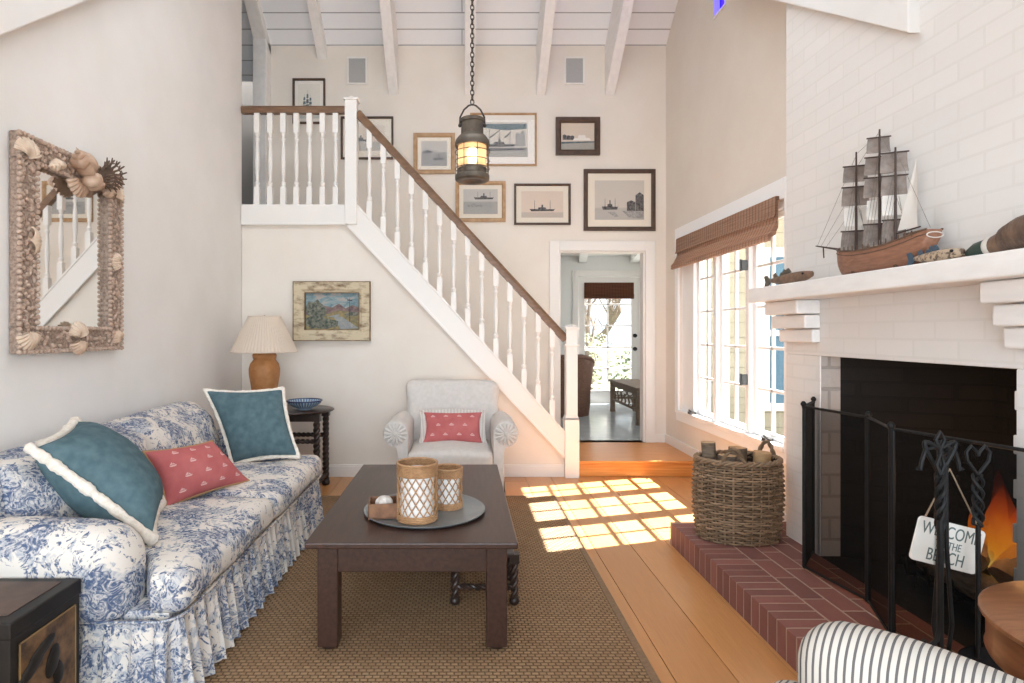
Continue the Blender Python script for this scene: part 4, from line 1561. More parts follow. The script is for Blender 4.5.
# ------------------------------------------------------------------ pictures
M['frame_dark'] = mat('dark brown frame', (70, 50, 38), 0.45, col2=(88, 65, 50), scale=20)
M['frame_oak'] = mat('honey maple frame', (166, 128, 88), 0.45, col2=(190, 154, 114), scale=18)
M['frame_worn'] = mat('distressed cream frame', (206, 190, 160), 0.7, col2=(116, 86, 62), scale=11, stretch=(1, 1, 2.2), lo=0.47, hi=0.72, detail=8, bump=(30, .5, .006))
M['frame_edge'] = mat('dark worn frame edge', (104, 84, 64), 0.7, col2=(150, 126, 96), scale=20)
M['mat_board'] = mat('ivory mat board', (232, 222, 206), 0.9)
M['mat_pale'] = mat('white mat board', (238, 232, 224), 0.9)
M['pic_glass'] = thin_glass('picture glass', (1, 1, 1, 1), 0.012)
M['ink'] = mat('dark ink', (66, 64, 66), 0.9, col2=(116, 112, 110), scale=60, lo=.4, hi=.6)
M['ink_grey'] = mat('grey ink wash', (140, 138, 136), 0.9, col2=(176, 172, 168), scale=50)
M['ink_hull'] = mat('blue green ink wash', (70, 86, 92), 0.9, col2=(120, 134, 138), scale=60)


def sheet(name, sky, sea, horizon, hgt, tint=0.5):
    n = Nodes(name)
    n.setp(0.9, spec=0.1)
    s = n.new('ShaderNodeSeparateXYZ')
    n.link(n.tc, s.inputs[0])
    zz = n.math('MULTIPLY_ADD', s.outputs[2], 1.0 / hgt, 0.5)
    cl = n.noise(n.mapping((1, 1, 2.5)), 9, 5)
    rip = n.noise(n.mapping((1, 1, 6)), 26, 5, 0.7)
    skyc = n.mix(n.math('MULTIPLY', cl, tint), lin(sky), n.mix(0.35, lin(sky), lin(sea)))
    seac = n.mix(rip, lin(sea), n.mix(0.5, lin(sea), lin(sky)))
    f = n.ramp(zz, [(horizon - 0.02, (0, 0, 0, 1)), (horizon + 0.02, (1, 1, 1, 1))])
    n.color(n.mix(f, seac, skyc))
    return n.m


def picture(label, px0, py0, px1, py1, Y, border, mb_w, frame_m, sheet_m, inks, board='mat_board', name='framed_picture', group=None, depth=0.022, glass=True, sheet_frac=None):
    a, b = at(px0, py1, Y), at(px1, py0, Y)
    w, h = (b.x - a.x) / 2, (b.z - a.z) / 2
    c = ((a.x + b.x) / 2, Y, (a.z + b.z) / 2)
    t = thing(name, label, 'picture', c, 0, group)
    m = MB()
    ring = [(-w, -h), (w, -h), (w, h), (-w, h)]
    iw, ih = w - border, h - border
    # mitred frame with a sloping face
    P = lambda u, v, y: (u, y, v)
    lv = [(w, h, 0.0), (w, h, -depth), (iw + border * .35, ih + border * .35, -depth), (iw, ih, -depth * .55), (iw, ih, 0.0)]
    vs = []
    for (u, v, y) in lv:
        vs += [P(-u, -v, y), P(u, -v, y), P(u, v, y), P(-u, v, y)]
    fs = []
    for k in range(len(lv) - 1):
        for i in range(4):
            fs.append((k * 4 + i, k * 4 + (i + 1) % 4, (k + 1) * 4 + (i + 1) % 4, (k + 1) * 4 + i))
    m.add(vs, [f[::-1] for f in fs])
    m.build('frame', frame_m, t, smooth=False)
    if frame_m is M['frame_worn']:
        em = MB()
        for (x0, x1, z0, z1) in ((-w - .008, w + .008, h, h + .008), (-w - .008, w + .008, -h - .008, -h), (-w - .008, -w, -h, h), (w, w + .008, -h, h)):
            em.box(x0, x1, -depth - .004, 0, z0, z1)
        for (x0, x1, z0, z1) in ((-iw - .004, iw + .004, ih, ih + .007), (-iw - .004, iw + .004, -ih - .007, -ih), (-iw - .007, -iw, -ih, ih), (iw, iw + .007, -ih, ih)):
            em.box(x0, x1, -depth * .8, -.002, z0, z1)
        em.build('frame_edge', M['frame_edge'], t, smooth=False)
    if mb_w > 0:
        MB().box(-iw, iw, -0.006, -0.001, -ih, ih).build('mat_board', M[board], t, smooth=False)
    sw_, sh_ = iw - mb_w, ih - mb_w
    m = MB()
    m.box(-sw_, sw_, -0.0075, -0.002, -sh_, sh_)
    mats = [sheet_m(2 * sh_)]
    for k, (mm, polys) in enumerate(inks):
        if mm not in mats:
            mats.append(mm)
        m.use(mats.index(mm))
        for q, poly in enumerate(polys):
            m.add([(u * sw_, -0.008 - 0.00015 * (k * 3 + q % 3), v * sh_) for (u, v) in poly], [tuple(range(len(poly)))])
    m.use(0)
    m.build('print', mats, t, smooth=False)
    if glass:
        MB().box(-iw, iw, -depth * .5 - .001, -depth * .5, -ih, ih).build('glazing', M['pic_glass'], t, smooth=False)
    return t


def ship_ink(cx=0.0, base=-0.25, L=0.5, hgt=0.5, masts=2, funnel=True):
    """Silhouette of a steamer: hull, house, masts."""
    P = [[(cx - L, base + .10), (cx + L * .9, base + .08), (cx + L, base + .16), (cx + L * .86, base - .06), (cx - L * .85, base - .08)]]
    P.append([(cx - L * .35, base + .08), (cx + L * .3, base + .08), (cx + L * .25, base + .22), (cx - L * .3, base + .22)])
    if funnel:
        P.append([(cx - L * .08, base + .2), (cx + L * .06, base + .2), (cx + L * .05, base + .42), (cx - L * .07, base + .42)])
    for k in range(masts):
        x = cx + L * (-0.6 + 1.2 * k / max(1, masts - 1))
        P.append([(x - .012, base), (x + .012, base), (x + .008, base + hgt), (x - .008, base + hgt)])
    return P


def sail_ink(cx=0.0, base=-0.5, s=0.4):
    P = [[(cx - s, base + .12), (cx + s, base + .10), (cx + s * .8, base - .08), (cx - s * .75, base - .08)]]
    for k, (dx, hh) in enumerate(((-.5, .8), (0, 1.0), (.5, .75))):
        x = cx + dx * s
        for j in range(3):
            z0 = base + .18 + j * hh * .30
            ww = s * .30 * (1 - .22 * j)
            P.append([(x - ww, z0), (x + ww, z0 + .03), (x + ww * .85, z0 + hh * .26), (x - ww * .8, z0 + hh * .25)])
        P.append([(x - .012, base), (x + .012, base), (x + .006, base + .25 + hh), (x - .006, base + .25 + hh)])
    return P


def houses_ink(x0, x1, base, hs):
    n = len(hs)
    return [[(x0 + (x1 - x0) * k / n, base), (x0 + (x1 - x0) * (k + .96) / n, base), (x0 + (x1 - x0) * (k + .96) / n, base + h), (x0 + (x1 - x0) * (k + .5) / n, base + h * 1.18), (x0 + (x1 - x0) * k / n, base + h)] for k, h in enumerate(hs)]


GP = 'framed ship pictures up the stair wall'
YB = Y_BK - 0.001
sk = lambda sky, sea, hz: (lambda hg: sheet('print paper', sky, sea, hz, hg))
picture('upright thin dark framed picture of a sailing ship above the landing rail', 293, 79, 325.5, 124, YB, 0.022, 0.035, M['frame_dark'], sk((232, 226, 214), (196, 200, 196), 0.14), [(M['ink_hull'], sail_ink(-.15, -.62, .55))], 'mat_pale', group=GP)
picture('thin dark framed ship picture partly behind the upper newel post', 341, 117, 393.5, 159.5, YB, 0.022, 0.07, M['frame_dark'], sk((222, 208, 192), (176, 172, 166), 0.36), [(M['ink'], ship_ink(-.35, -.2, .5, .7))], group=GP)
picture('small wide maple framed harbour print just above the sloping handrail', 413.5, 133.5, 455, 174, YB, 0.045, 0.04, M['frame_oak'], sk((196, 190, 182), (140, 138, 136), 0.55), [(M['ink'], ship_ink(.35, -.45, .45, .6) + ship_ink(-.5, .1, .4, .5, funnel=False)), (M['ink_grey'], ship_ink(0, -.2, .3, .4))], group=GP)
picture('large slim maple framed print of a ship in dock behind the hanging lantern', 470, 113.5, 536.5, 166, YB, 0.02, 0.075, M['frame_oak'], sk((214, 206, 194), (150, 148, 144), 0.28),
        [(M['ink_hull'], [[(-.95, .9), (.95, .9), (.95, .62), (.1, .52), (-.95, .7)]]), (M['ink'], ship_ink(-.15, -.35, .7, .95, 3) + [[(-.95, -.5), (.9, -.5), (.9, -.62), (-.95, -.66)]] + [[(-.6, .1), (-.2, .5), (-.15, .5), (-.5, .1)], [(.0, .1), (.3, .45), (.34, .45), (.12, .1)]]), (M['ink_grey'], houses_ink(.5, .9, -.4, [.7, .8]))], 'mat_pale', group=GP)
picture('small picture of white boats in a thick dark frame, highest beside the wall speaker', 555.5, 118, 599.5, 155.5, YB, 0.058, 0.0, M['frame_dark'], sk((220, 204, 186), (150, 152, 148), 0.3),
        [(M['ink'], houses_ink(-.9, -.2, -.25, [.35, .3, .28])), (M['mat_pale'], [[(-.3, -.3), (.8, -.3), (.7, -.1), (-.2, -.12)], [(.0, -.1), (.5, -.1), (.45, .1), (.05, .1)]]), (M['ink_hull'], [[(-1, -.4), (1, -.35), (1, -.45), (-1, -.55)]])], group=GP, depth=0.035)
picture('wide maple framed print of boats under the lantern, touching the handrail', 455.5, 181.5, 505.5, 222, YB, 0.040, 0.045, M['frame_oak'], sk((200, 196, 190), (158, 156, 152), 0.5), [(M['ink'], ship_ink(.2, .25, .6, .55)), (M['ink_grey'], ship_ink(-.3, -.35, .5, .3, funnel=False))], group=GP)
picture('thin dark framed print of a lone steamer between two ship pictures', 514, 184, 570.5, 225, YB, 0.024, 0.055, M['frame_dark'], sk((224, 206, 190), (188, 178, 168), 0.2), [(M['ink'], ship_ink(0, -.45, .62, .75))], group=GP)
picture('largest dark framed print, of a steamer and dock buildings above the doorway', 583.5, 169.5, 655, 231, YB, 0.045, 0.075, M['frame_dark'], sk((206, 198, 188), (176, 172, 166), 0.3),
        [(M['ink'], ship_ink(-.38, -.42, .34, .5) + houses_ink(.3, 1, -.6, [.5, .85])), (M['ink_grey'], [[(.1, -.55), (.98, -.55), (.98, -.95), (.4, -.9)], [(-.5, -.6), (-.2, -.6), (0, -.85), (-.2, -.85)]])], group=GP)


def landscape_sheet(hg):
    n = Nodes('painted sky')
    n.setp(0.7)
    f = n.noise(n.mapping((1, 1, 2)), 12, 6, .6, 1.0)
    n.color(n.ramp(f, [(0.35, lin((96, 124, 132))), (0.5, lin((134, 154, 156))), (0.62, lin((176, 160, 152)))]))
    return n.m


M['pt_mtn'] = mat('painted mauve hills', (100, 82, 84), 0.7, col2=(144, 118, 112), scale=30)
M['pt_field'] = mat('painted ochre field', (158, 138, 92), 0.7, col2=(112, 108, 84), scale=30)
M['pt_green'] = mat('painted grey green brush', (58, 70, 58), 0.7, col2=(134, 130, 116), scale=45)
M['pt_road'] = mat('painted grey road', (132, 138, 142), 0.7, col2=(160, 158, 150), scale=40)
M['pt_pole'] = mat('painted dark pole', (66, 62, 66), 0.7)
blob = lambda cx, cz, rx, rz, n=14, j=.18, sd=1: [(max(-.99, min(.99, cx + rx * cos(2 * pi * k / n) * (1 + j * sin(k * 5.3 + sd)))), max(-.99, min(.99, cz + rz * sin(2 * pi * k / n) * (1 + j * cos(k * 3.7 + sd))))) for k in range(n)]
YW = Y_ST + 0.004
picture('small landscape painting in a distressed cream frame on the stair wall above the armchair', 295, 282.5, 370, 340, YW, 0.10, 0.0, M['frame_worn'], landscape_sheet,
        [(M['pt_mtn'], [[(-1, -.2), (1, -.2), (1, .2), (.75, .35), (.5, .15), (.25, .42), (.0, .2), (-.3, .3), (-.6, .1), (-1, .15)]]),
         (M['pt_field'], [[(-1, -1), (1, -1), (1, -.1), (.2, .05), (-.2, -.15), (-1, -.2)]]),
         (M['pt_road'], [[(.3, -1), (1, -.95), (.35, -.3), (.05, -.3)], [(-.2, -.3), (.3, -.15), (.2, -.35)]]),
         (M['pt_green'], [blob(-.62, .05, .36, .55), blob(-.3, -.7, .5, .3, sd=3), blob(-.75, -.6, .24, .36, sd=2), blob(.75, -.15, .3, .12, sd=4)]),
         (M['pt_pole'], [[(.64, -.6), (.67, -.6), (.66, .75), (.645, .75)], [(.56, .6), (.75, .56), (.75, .62), (.56, .66)]])],
        name='landscape_painting', depth=0.045, glass=False)

# wall speakers high on the back wall
M['grille'] = mat('grey speaker cloth', (168, 166, 163), 0.8, col2=(176, 174, 171), scale=80)
GS = 'wall speakers under the roof'
for (lbl, a0, a1) in (('grey wall speaker above the landing end of the stairs', 347, 367.5), ('grey wall speaker between the rafters above the white boats picture', 564, 584.5)):
    p0, p1 = at(a0, 85, YB), at(a1, 57, YB)
    t = thing('wall_speaker', lbl, 'speaker', ((p0.x + p1.x) / 2, YB, (p0.z + p1.z) / 2), 0, GS)
    w, h = (p1.x - p0.x) / 2, (p1.z - p0.z) / 2
    m = MB()
    for (a, b, c, d_) in ((-w, w, h - .02, h), (-w, w, -h, -h + .02), (-w, -w + .02, -h + .02, h - .02), (w - .02, w, -h + .02, h - .02)):
        m.box(a, b, -0.015, 0, c, d_)
    m.build('frame', M['white'], t, smooth=False, bevel=.003)
    MB().box(-w + .018, w - .018, -0.010, -0.001, -h + .018, h - .018).build('grille', M['grille'], t, smooth=False)

# ------------------------------------------------------------------ hanging ship's lantern
LX, LY = 0.062, 3.5
LZ = at(472, 181, LY).z
ln = thing('hanging_lantern', 'lit antique bronze ship lantern hanging on a long chain from the ceiling', 'lantern', (LX, LY, LZ))
M['chain'] = mat('dark bronze chain', (70, 62, 55), 0.5, 0.6)
MB().lathe([(0, 0.012), (0.05, 0.010), (0.06, 0.0), (0.095, 0.0), (0.103, 0.006), (0.104, 0.03), (0.098, 0.036), (0.088, 0.038), (0.086, 0.062), (0.09, 0.068), (0.088, 0.074), (0.07, 0.076), (0, 0.076)], 36).build('base', M['brass_old'], ln, angle=50)
MB().lathe([(0.085, 0.076), (0.086, 0.21), (0.082, 0.21), (0.081, 0.076)], 36, cap=False).build('glass_chimney', M['amber_glass'], ln, angle=60)
MB().lathe([(0.085, 0.208), (0.104, 0.206), (0.106, 0.225), (0.100, 0.245), (0.082, 0.268), (0.068, 0.276), (0.066, 0.35), (0.072, 0.354), (0.073, 0.372), (0.066, 0.374), (0.066, 0.366), (0.0, 0.366)], 36).build('hood', M['brass_old'], ln, angle=50)
m = MB()
for z in (0.072, 0.118, 0.172, 0.212):
    m.ring((0, 0, z), 0.103, 0.0028, 40, 6)
for k in range(8):
    a = 2 * pi * (k + .35) / 8
    m.tube([(0.103 * cos(a), 0.103 * sin(a), 0.02), (0.103 * cos(a), 0.103 * sin(a), 0.225)], 0.0026, 6)
m.build('wire_guard', M['brass_old'], ln)
m = MB().tube([(-0.075, 0, 0.34), (-0.073, 0, 0.385), (-0.05, 0, 0.43), (-0.022, 0, 0.455), (0, 0, 0.462), (0.022, 0, 0.455), (0.05, 0, 0.43), (0.073, 0, 0.385), (0.075, 0, 0.34)], 0.0055, 8)
for sx in (-1, 1):
    m.ball((sx * 0.075, 0, 0.335), 0.011)
m.build('bail_handle', M['chain'], ln)
M['bulb_glow'] = emis('glowing filament bulb', (255, 226, 184), 12.0)
MB().lathe([(0, 0.078), (0.014, 0.078), (0.017, 0.095), (0.028, 0.12), (0.035, 0.155), (0.032, 0.185), (0.018, 0.203), (0, 0.206)], 20).build('bulb', M['bulb_glow'], ln)
m = MB()
z = 0.462
k = 0
ztop = ridge_z(4.3) - LZ + 0.3
zend = ridge_z(LY) - LZ
pts0 = [(0.011 * cos(2 * pi * q / 12), 0, 0.0185 * sin(2 * pi * q / 12)) for q in range(12)]
while z < zend:
    rot = Matrix.Rotation(pi / 2 * (k % 2) + 0.35, 3, 'Z')
    m.tube([Vector((0, 0, z + 0.014)) + rot @ Vector(p) for p in pts0], 0.0036, 5, closed=True)
    z += 0.0285
    k += 1
m.build('chain', M['chain'], ln)
lamp_d = bpy.data.lights.new('lantern_light', 'POINT')
lamp_d.energy = 26
lamp_d.color = (1.0, 0.86, 0.68)
lamp_d.shadow_soft_size = 0.03
lamp_o = bpy.data.objects.new('lantern_light', lamp_d)
COL.objects.link(lamp_o)
lamp_o.location = (LX, LY, LZ + 0.142)

# ------------------------------------------------------------------ brick hearth
HX, HY0_, HY1_ = 1.315, 1.50, 3.67
he = thing('hearth', 'raised red brick hearth in front of the fireplace', 'hearth', (HX, 2.0, 0))
o_ = Vector((HX, 2.0, 0))
m = MB().box(0.002, XF - HX - .001, HY0_ - 2, CY1 - 2, 0, HZ - 0.002).box(0.002, XR - HX - .016, CY1 - 2 + .001, HY1_ - 2 - .003, 0, HZ - 0.002)
m.build('mortar_bed', M['mortar'], he, smooth=False)
m = MB()
y = HY0_
rnd = random.Random(5)
while y < HY1_ - 0.03:
    m.box(0, 0.205, y - 2, min(y + 0.0625, HY1_) - 2, 0.002, HZ + rnd.uniform(-.001, .001))
    y += 0.0715
row = 0
x = 0.215
while x < XR - HX - 0.02:
    y = HY0_ + (0.11 if row % 2 else 0.0)
    lim = CY1 if x + 0.09 > XF - HX else HY1_
    while y < HY1_:
        a, b = y, min(y + 0.213, HY1_)
        x1 = x + 0.098
        if x1 > XF - HX:
            if a < CY1:
                if x < XF - HX - 0.02:
                    m.box(x, XF - HX - .002, a - 2, min(b, CY1) - 2, .02, HZ + rnd.uniform(-.001, .001))
                a = max(a, CY1 + .004)
            if b - a > 0.03:
                m.box(x, min(x1, XR - HX - .018), a - 2, b - 2, .02, HZ + rnd.uniform(-.001, .001))
        else:
            m.box(x, x1, a - 2, b - 2, .02, HZ + rnd.uniform(-.001, .001))
        y += 0.223
    x += 0.108
    row += 1
m.build('bricks', M['hearth_brick'], he, smooth=False, bevel=0.003)

# ------------------------------------------------------------------ mantelpiece on stepped brick corbels
mt = thing('mantelpiece', 'thick white mantel shelf on stepped brick corbels over the fireplace', 'mantel', (XF, 2.5, 1.515))
MZ = 1.598
MB().box(1.716 - XF, -0.0005, 1.30 - 2.5, 3.48 - 2.5, 0, MZ - 1.515).build('shelf', M['white_brush'], mt, smooth=False, bevel=0.007)
for (ya, yb) in ((OY1 - 0.005, CY1 - 0.003), (OY0 - 0.33, OY0 + 0.0)):
    for (dx, z0, z1) in ((0.13, -0.077, -0.002), (0.086, -0.155, -0.082), (0.046, -0.232, -0.160)):
        MB().box(-dx, -0.0005, ya - 2.5, yb - 2.5, z0, z1).build('corbel_brick', M['white_brush'], mt, smooth=False, bevel=0.008)

# ------------------------------------------------------------------ fire screen
M['mesh'] = None
n_ = Nodes('black wire mesh')
n_.setp(0.8, 0.0, 0.1)
n_.color(lin((14, 14, 14)))
t_ = n_.new('ShaderNodeBsdfTransparent')
x_ = n_.new('ShaderNodeMixShader')
lw_ = n_.new('ShaderNodeLayerWeight')
lw_.inputs['Blend'].default_value = 0.5
n_.link(n_.ramp(lw_.outputs['Facing'], [(0.0, (.62, .62, .62, 1)), (0.55, (.70, .70, .70, 1)), (0.9, (.97, .97, .97, 1))]), x_.inputs[0])
n_.link(t_.outputs[0], x_.inputs[1])
n_.link(n_.b.outputs[0], x_.inputs[2])
n_.link(x_.outputs[0], n_.out.inputs['Surface'])
M['mesh'] = n_.m
scr = thing('fire_screen', 'folding black wire mesh fire screen standing on the brick hearth', 'fire screen', (1.75, 2.6, HZ))
SH = 0.825
posts = [(1.897, 3.13), (1.722, 2.925), (1.787, 2.55), (1.665, 2.25), (1.795, 1.80)]
for (a, b) in zip(posts, posts[1:]):
    A, B = Vector((a[0] - 1.75, a[1] - 2.6, 0)), Vector((b[0] - 1.75, b[1] - 2.6, 0))
    dd = (B - A).normalized()
    A2, B2 = A + dd * .008, B - dd * .008
    U = Vector((0, 0, 1))
    m = MB()
    m.tube([A2 + U * .012, A2 + U * SH], 0.0075, 8).tube([B2 + U * .012, B2 + U * SH], 0.0075, 8)
    m.tube([A2 + U * SH, B2 + U * SH], 0.0065, 8).tube([A2 + U * .02, B2 + U * .02], 0.0065, 8)
    pn = m.build('panel', M['iron'], scr)
    nn = Vector((dd.y, -dd.x, 0)) * 0.0012
    MB().add([A2 + U * .02 + nn, B2 + U * .02 + nn, B2 + U * SH + nn, A2 + U * SH + nn], [(0, 1, 2, 3)]).build('wire_mesh', M['mesh'], pn, smooth=False)
for (px, py) in posts:
    MB().lathe([(0.007, SH - .01), (0.008, SH), (0.013, SH + .008), (0.013, SH + .016), (0.006, SH + .026), (0, SH + .027)], 10, (px - 1.75, py - 2.6, 0)).build('finial', M['iron'], scr)

# ------------------------------------------------------------------ fire and firewood
M['bark'] = mat('grey brown bark', (92, 76, 62), 0.9, col2=(134, 116, 98), scale=10, stretch=(1, 1, 4), bump=(30, .8, .01))
M['cut_wood'] = mat('pale cut log end', (190, 156, 116), 0.8, col2=(162, 126, 88), scale=22)
M['char'] = mat('charred log', (38, 32, 29), 0.95, col2=(74, 60, 50), scale=12, bump=(30, .8, .01))


def log(name, label, a, b, r, bark, grp, seed, ends=None):
    a, b = Vector(a), Vector(b)
    c = (a + b) / 2
    t = thing(name, label, 'log', tuple(c), 0, grp)
    n = 9
    pts = [a.lerp(b, i / (n - 1)) - c for i in range(n)]
    m = MB()
    dd = (b - a).normalized()
    u = dd.orthogonal().normalized()
    w = dd.cross(u)
    sg = 16
    vs = []
    for i, p in enumerate(pts):
        for k in range(sg):
            tt = 2 * pi * k / sg
            q = r * (1 + 0.14 * mnoise.noise(Vector((cos(tt) * 1.3 + seed, sin(tt) * 1.3, i * 0.25))) + 0.05 * sin(tt * 5 + seed))
            vs.append(p + (u * cos(tt) + w * sin(tt)) * q)
    m.add(vs, [(i * sg + k, i * sg + (k + 1) % sg, (i + 1) * sg + (k + 1) % sg, (i + 1) * sg + k) for i in range(n - 1) for k in range(sg)])
    m.build('bark', bark, t, angle=70)
    m = MB()
    m.add(vs[:sg], [tuple(range(sg))[::-1]])
    m.build('cut_end', ends or M['cut_wood'], t, smooth=False)
    m = MB()
    m.add(vs[-sg:], [tuple(range(sg))])
    m.build('cut_end', ends or M['cut_wood'], t, smooth=False)
    return t


GF = 'firewood burning in the grate'
gr = thing('fire_grate', 'black iron fire grate holding the burning logs in the fireplace', 'grate', (2.27, 2.46, HZ))
for k in range(5):
    yy = -0.26 + 0.13 * k
    MB().tube([(-0.2, yy, 0.15), (-0.18, yy, 0.07), (0.15, yy, 0.07), (0.19, yy, 0.15)], 0.010, 8).build('bar', M['iron'], gr)
for (xx, yy) in ((-0.14, -0.26), (0.12, -0.26), (-0.14, 0.26), (0.12, 0.26)):
    MB().tube([(xx, yy, 0.0), (xx, yy, 0.075)], 0.010, 8).build('leg', M['iron'], gr)
MB().tube([(-0.14, -0.28, .068), (-0.14, 0.28, .068)], 0.008, 8).build('rail', M['iron'], gr)
MB().tube([(0.12, -0.28, .068), (0.12, 0.28, .068)], 0.008, 8).build('rail', M['iron'], gr)
log('firewood_log', 'pale split log lying low at the front of the fire grate', (2.14, 2.16, HZ + .145), (2.16, 2.68, HZ + .145), 0.058, M['bark'], GF, 1.0)
log('firewood_log', 'charred log lying behind the pale one in the fire grate', (2.28, 2.20, HZ + .15), (2.30, 2.72, HZ + .15), 0.065, M['char'], GF, 2.0)
log('firewood_log', 'burning log laid across the top of the others in the fire', (2.10, 2.40, HZ + .255), (2.36, 2.58, HZ + .285), 0.055, M['bark'], GF, 3.0)
log('firewood_log', 'upright pale log end glowing beside the flames', (2.12, 2.27, HZ + .235), (2.30, 2.31, HZ + .37), 0.052, M['cut_wood'], GF, 4.0)
# flames
n_ = Nodes('orange flame')
s_ = n_.new('ShaderNodeSeparateXYZ')
n_.link(n_.tc, s_.inputs[0])
hz_ = n_.math('MULTIPLY', s_.outputs[2], 1 / 0.42)
nz_ = n_.noise(n_.mapping((1, 1, .45)), 14, 3)
f_ = n_.math('MULTIPLY_ADD', nz_, 0.55, n_.math('MULTIPLY', hz_, 0.75))
e_ = n_.new('ShaderNodeEmission')
n_.link(n_.ramp(f_, [(0.22, lin((255, 226, 120))), (0.45, lin((255, 160, 40))), (0.72, lin((226, 84, 20))), (0.95, lin((110, 30, 12)))]), e_.inputs['Color'])
e_.inputs['Strength'].default_value = 1.5
tr_ = n_.new('ShaderNodeBsdfTransparent')
mx_ = n_.new('ShaderNodeMixShader')
n_.link(n_.math('MULTIPLY_ADD', f_, -0.9, 0.98), mx_.inputs[0])
n_.link(tr_.outputs[0], mx_.inputs[1])
n_.link(e_.outputs[0], mx_.inputs[2])
n_.link(mx_.outputs[0], n_.out.inputs['Surface'])
M['flame'] = n_.m
fl = thing('fire', 'orange flames burning over the logs in the fireplace', 'fire', (2.20, 2.36, HZ + .2))
rnd = random.Random(21)
for (dx, dy, hh, rr) in ((0.0, 0.0, 0.44, 0.062), (-0.03, -0.07, 0.30, 0.05), (0.05, 0.07, 0.36, 0.055), (0.06, -0.05, 0.40, 0.05), (0.02, 0.14, 0.24, 0.045)):
    m = MB()
    pts, rs = [], []
    sd_ = rnd.uniform(0, 6)
    for i in range(16):
        s = i / 15
        pts.append((dx + 0.03 * sin(s * 5 + sd_) * s, dy + 0.035 * cos(s * 4 + sd_) * s, s * hh))
        rs.append(max(0.001, rr * (sin(pi * (0.18 + 0.82 * s)) ** 0.8) * (1 - .35 * s)))
    m.tube(pts, rs, 10)
    m.build('flame', M['flame'], fl, angle=90)
fire_d = bpy.data.lights.new('fire_light', 'POINT')
fire_d.energy = 9
fire_d.color = (1.0, 0.5, 0.18)
fire_d.shadow_soft_size = 0.08
fire_o = bpy.data.objects.new('fire_light', fire_d)
COL.objects.link(fire_o)
fire_o.location = (2.18, 2.36, HZ + 0.52)

# ------------------------------------------------------------------ fireplace tools
TXc, TYc = 1.508, 1.83
ts_ = thing('fireplace_tool_stand', 'black wrought iron fireplace tool stand with a twisted post on the hearth', 'tool stand', (TXc, TYc, HZ))
m = MB()
m.tube([(0, 0, 0.0), (0, 0, 0.83)], 0.008, 8)
for ph in (0, pi / 2, pi, 3 * pi / 2):
    m.tube([(0.011 * cos(ph + q * 0.32), 0.011 * sin(ph + q * .32), 0.58 + q * 0.006) for q in range(34)], 0.0045, 6)
m.build('post', M['iron'], ts_)
for k in range(4):
    a = pi / 4 + k * pi / 2
    m = MB().tube([(0, 0, 0.12), (0.06 * cos(a), 0.06 * sin(a), 0.10), (0.11 * cos(a), 0.11 * sin(a), 0.03), (0.15 * cos(a), 0.15 * sin(a), 0.012), (0.165 * cos(a), 0.165 * sin(a), 0.03)], 0.010, 8)
    m.build('foot', M['iron'], ts_)
for sg in (-1, 1):
    pts = [Vector((sg * (0.01 + 0.072 * sin(pi * q / 11)), 0, 0.78 + 0.075 * q / 11 + (0.05 * sin(pi * q / 11)))) for q in range(12)]
    pts += [Vector((sg * 0.075, 0, 0.80)), Vector((sg * 0.088, 0, 0.765)), Vector((sg * 0.098, 0, 0.785))]
    MB().tube([(q.x * .6, q.y, q.z - .02) for q in pts[:12]], 0.007, 8).tube([(sg * .02, 0, .835), (sg * .045, 0, .83), (sg * .058, 0, .79), (sg * .062, 0, .765), (sg * .072, 0, .77)], 0.006, 8).build('hook', M['iron'], ts_)
MB().tube([(-0.0, 0, .83), (0.014, 0, .86), (0, 0, .885), (-0.014, 0, .86), (0, 0, .83)], 0.006, 8).build('finial', M['iron'], ts_)


def tool_handle(m, x, y, z1, z0):
    # heart shaped loop, twisted grip, long shaft
    for sg in (-1, 1):
        m.tube([(x, y, z1 - 0.10), (x + sg * .012, y, z1 - .085), (x + sg * .034, y, z1 - .055), (x + sg * .038, y, z1 - .028), (x + sg * .022, y, z1 - .008), (x + sg * .004, y, z1 - .028), (x, y, z1 - .04)], 0.0052, 8)
    for ph in (0, 2.1, 4.2):
        m.tube([(x + .012 * cos(ph + q * .34), y + .012 * sin(ph + q * .34), z1 - .10 - q * .006) for q in range(28)], 0.0052, 6)
    m.tube([(x, y, z1 - .26), (x, y, z0)], 0.007, 8)
    return m


pk = thing('fire_poker', 'black poker with a twisted grip hanging left on the tool stand', 'poker', (TXc - 0.032, TYc - 0.04, HZ))
m = MB()
m.tube([(0, 0, 0.16), (0, 0, 0.62)], 0.009, 8).tube([(0, 0, 0.30), (-.01, 0, 0.25), (-.045, 0, .22), (-.05, 0, .25)], 0.007, 8)
m.build('shaft', M['iron'], pk)
m = MB()
for ph in (0, 2.1, 4.2):
    m.tube([(.010 * cos(ph + q * .34), .010 * sin(ph + q * .34), .62 + q * .006) for q in range(24)], 0.006, 6)
m.tube([(0, 0, .76), (-.012, 0, .79), (0, 0, .825), (.012, 0, .79), (0, 0, .76)], 0.006, 8)
m.build('grip', M['iron'], pk)
sv = thing('fire_shovel', 'black iron shovel with a heart shaped twisted handle beside the flames', 'shovel', (TXc + 0.138, TYc + 0.02, HZ))
tool_handle(MB(), 0, 0, 0.845, 0.16).build('handle', M['iron'], sv)
m = MB()
m.grid(lambda u, v: ((u - .5) * (0.15 - .03 * v), 0.01 + 0.02 * v - 0.030 * (2 * u - 1) ** 2, 0.19 - 0.185 * v), 9, 7)
m.grid(lambda u, v: ((u - .5) * (0.15 - .03 * v), 0.016 + 0.02 * v - 0.030 * (2 * u - 1) ** 2, 0.19 - 0.185 * v), 9, 7, flip=True)
m.build('pan', M['iron'], sv)
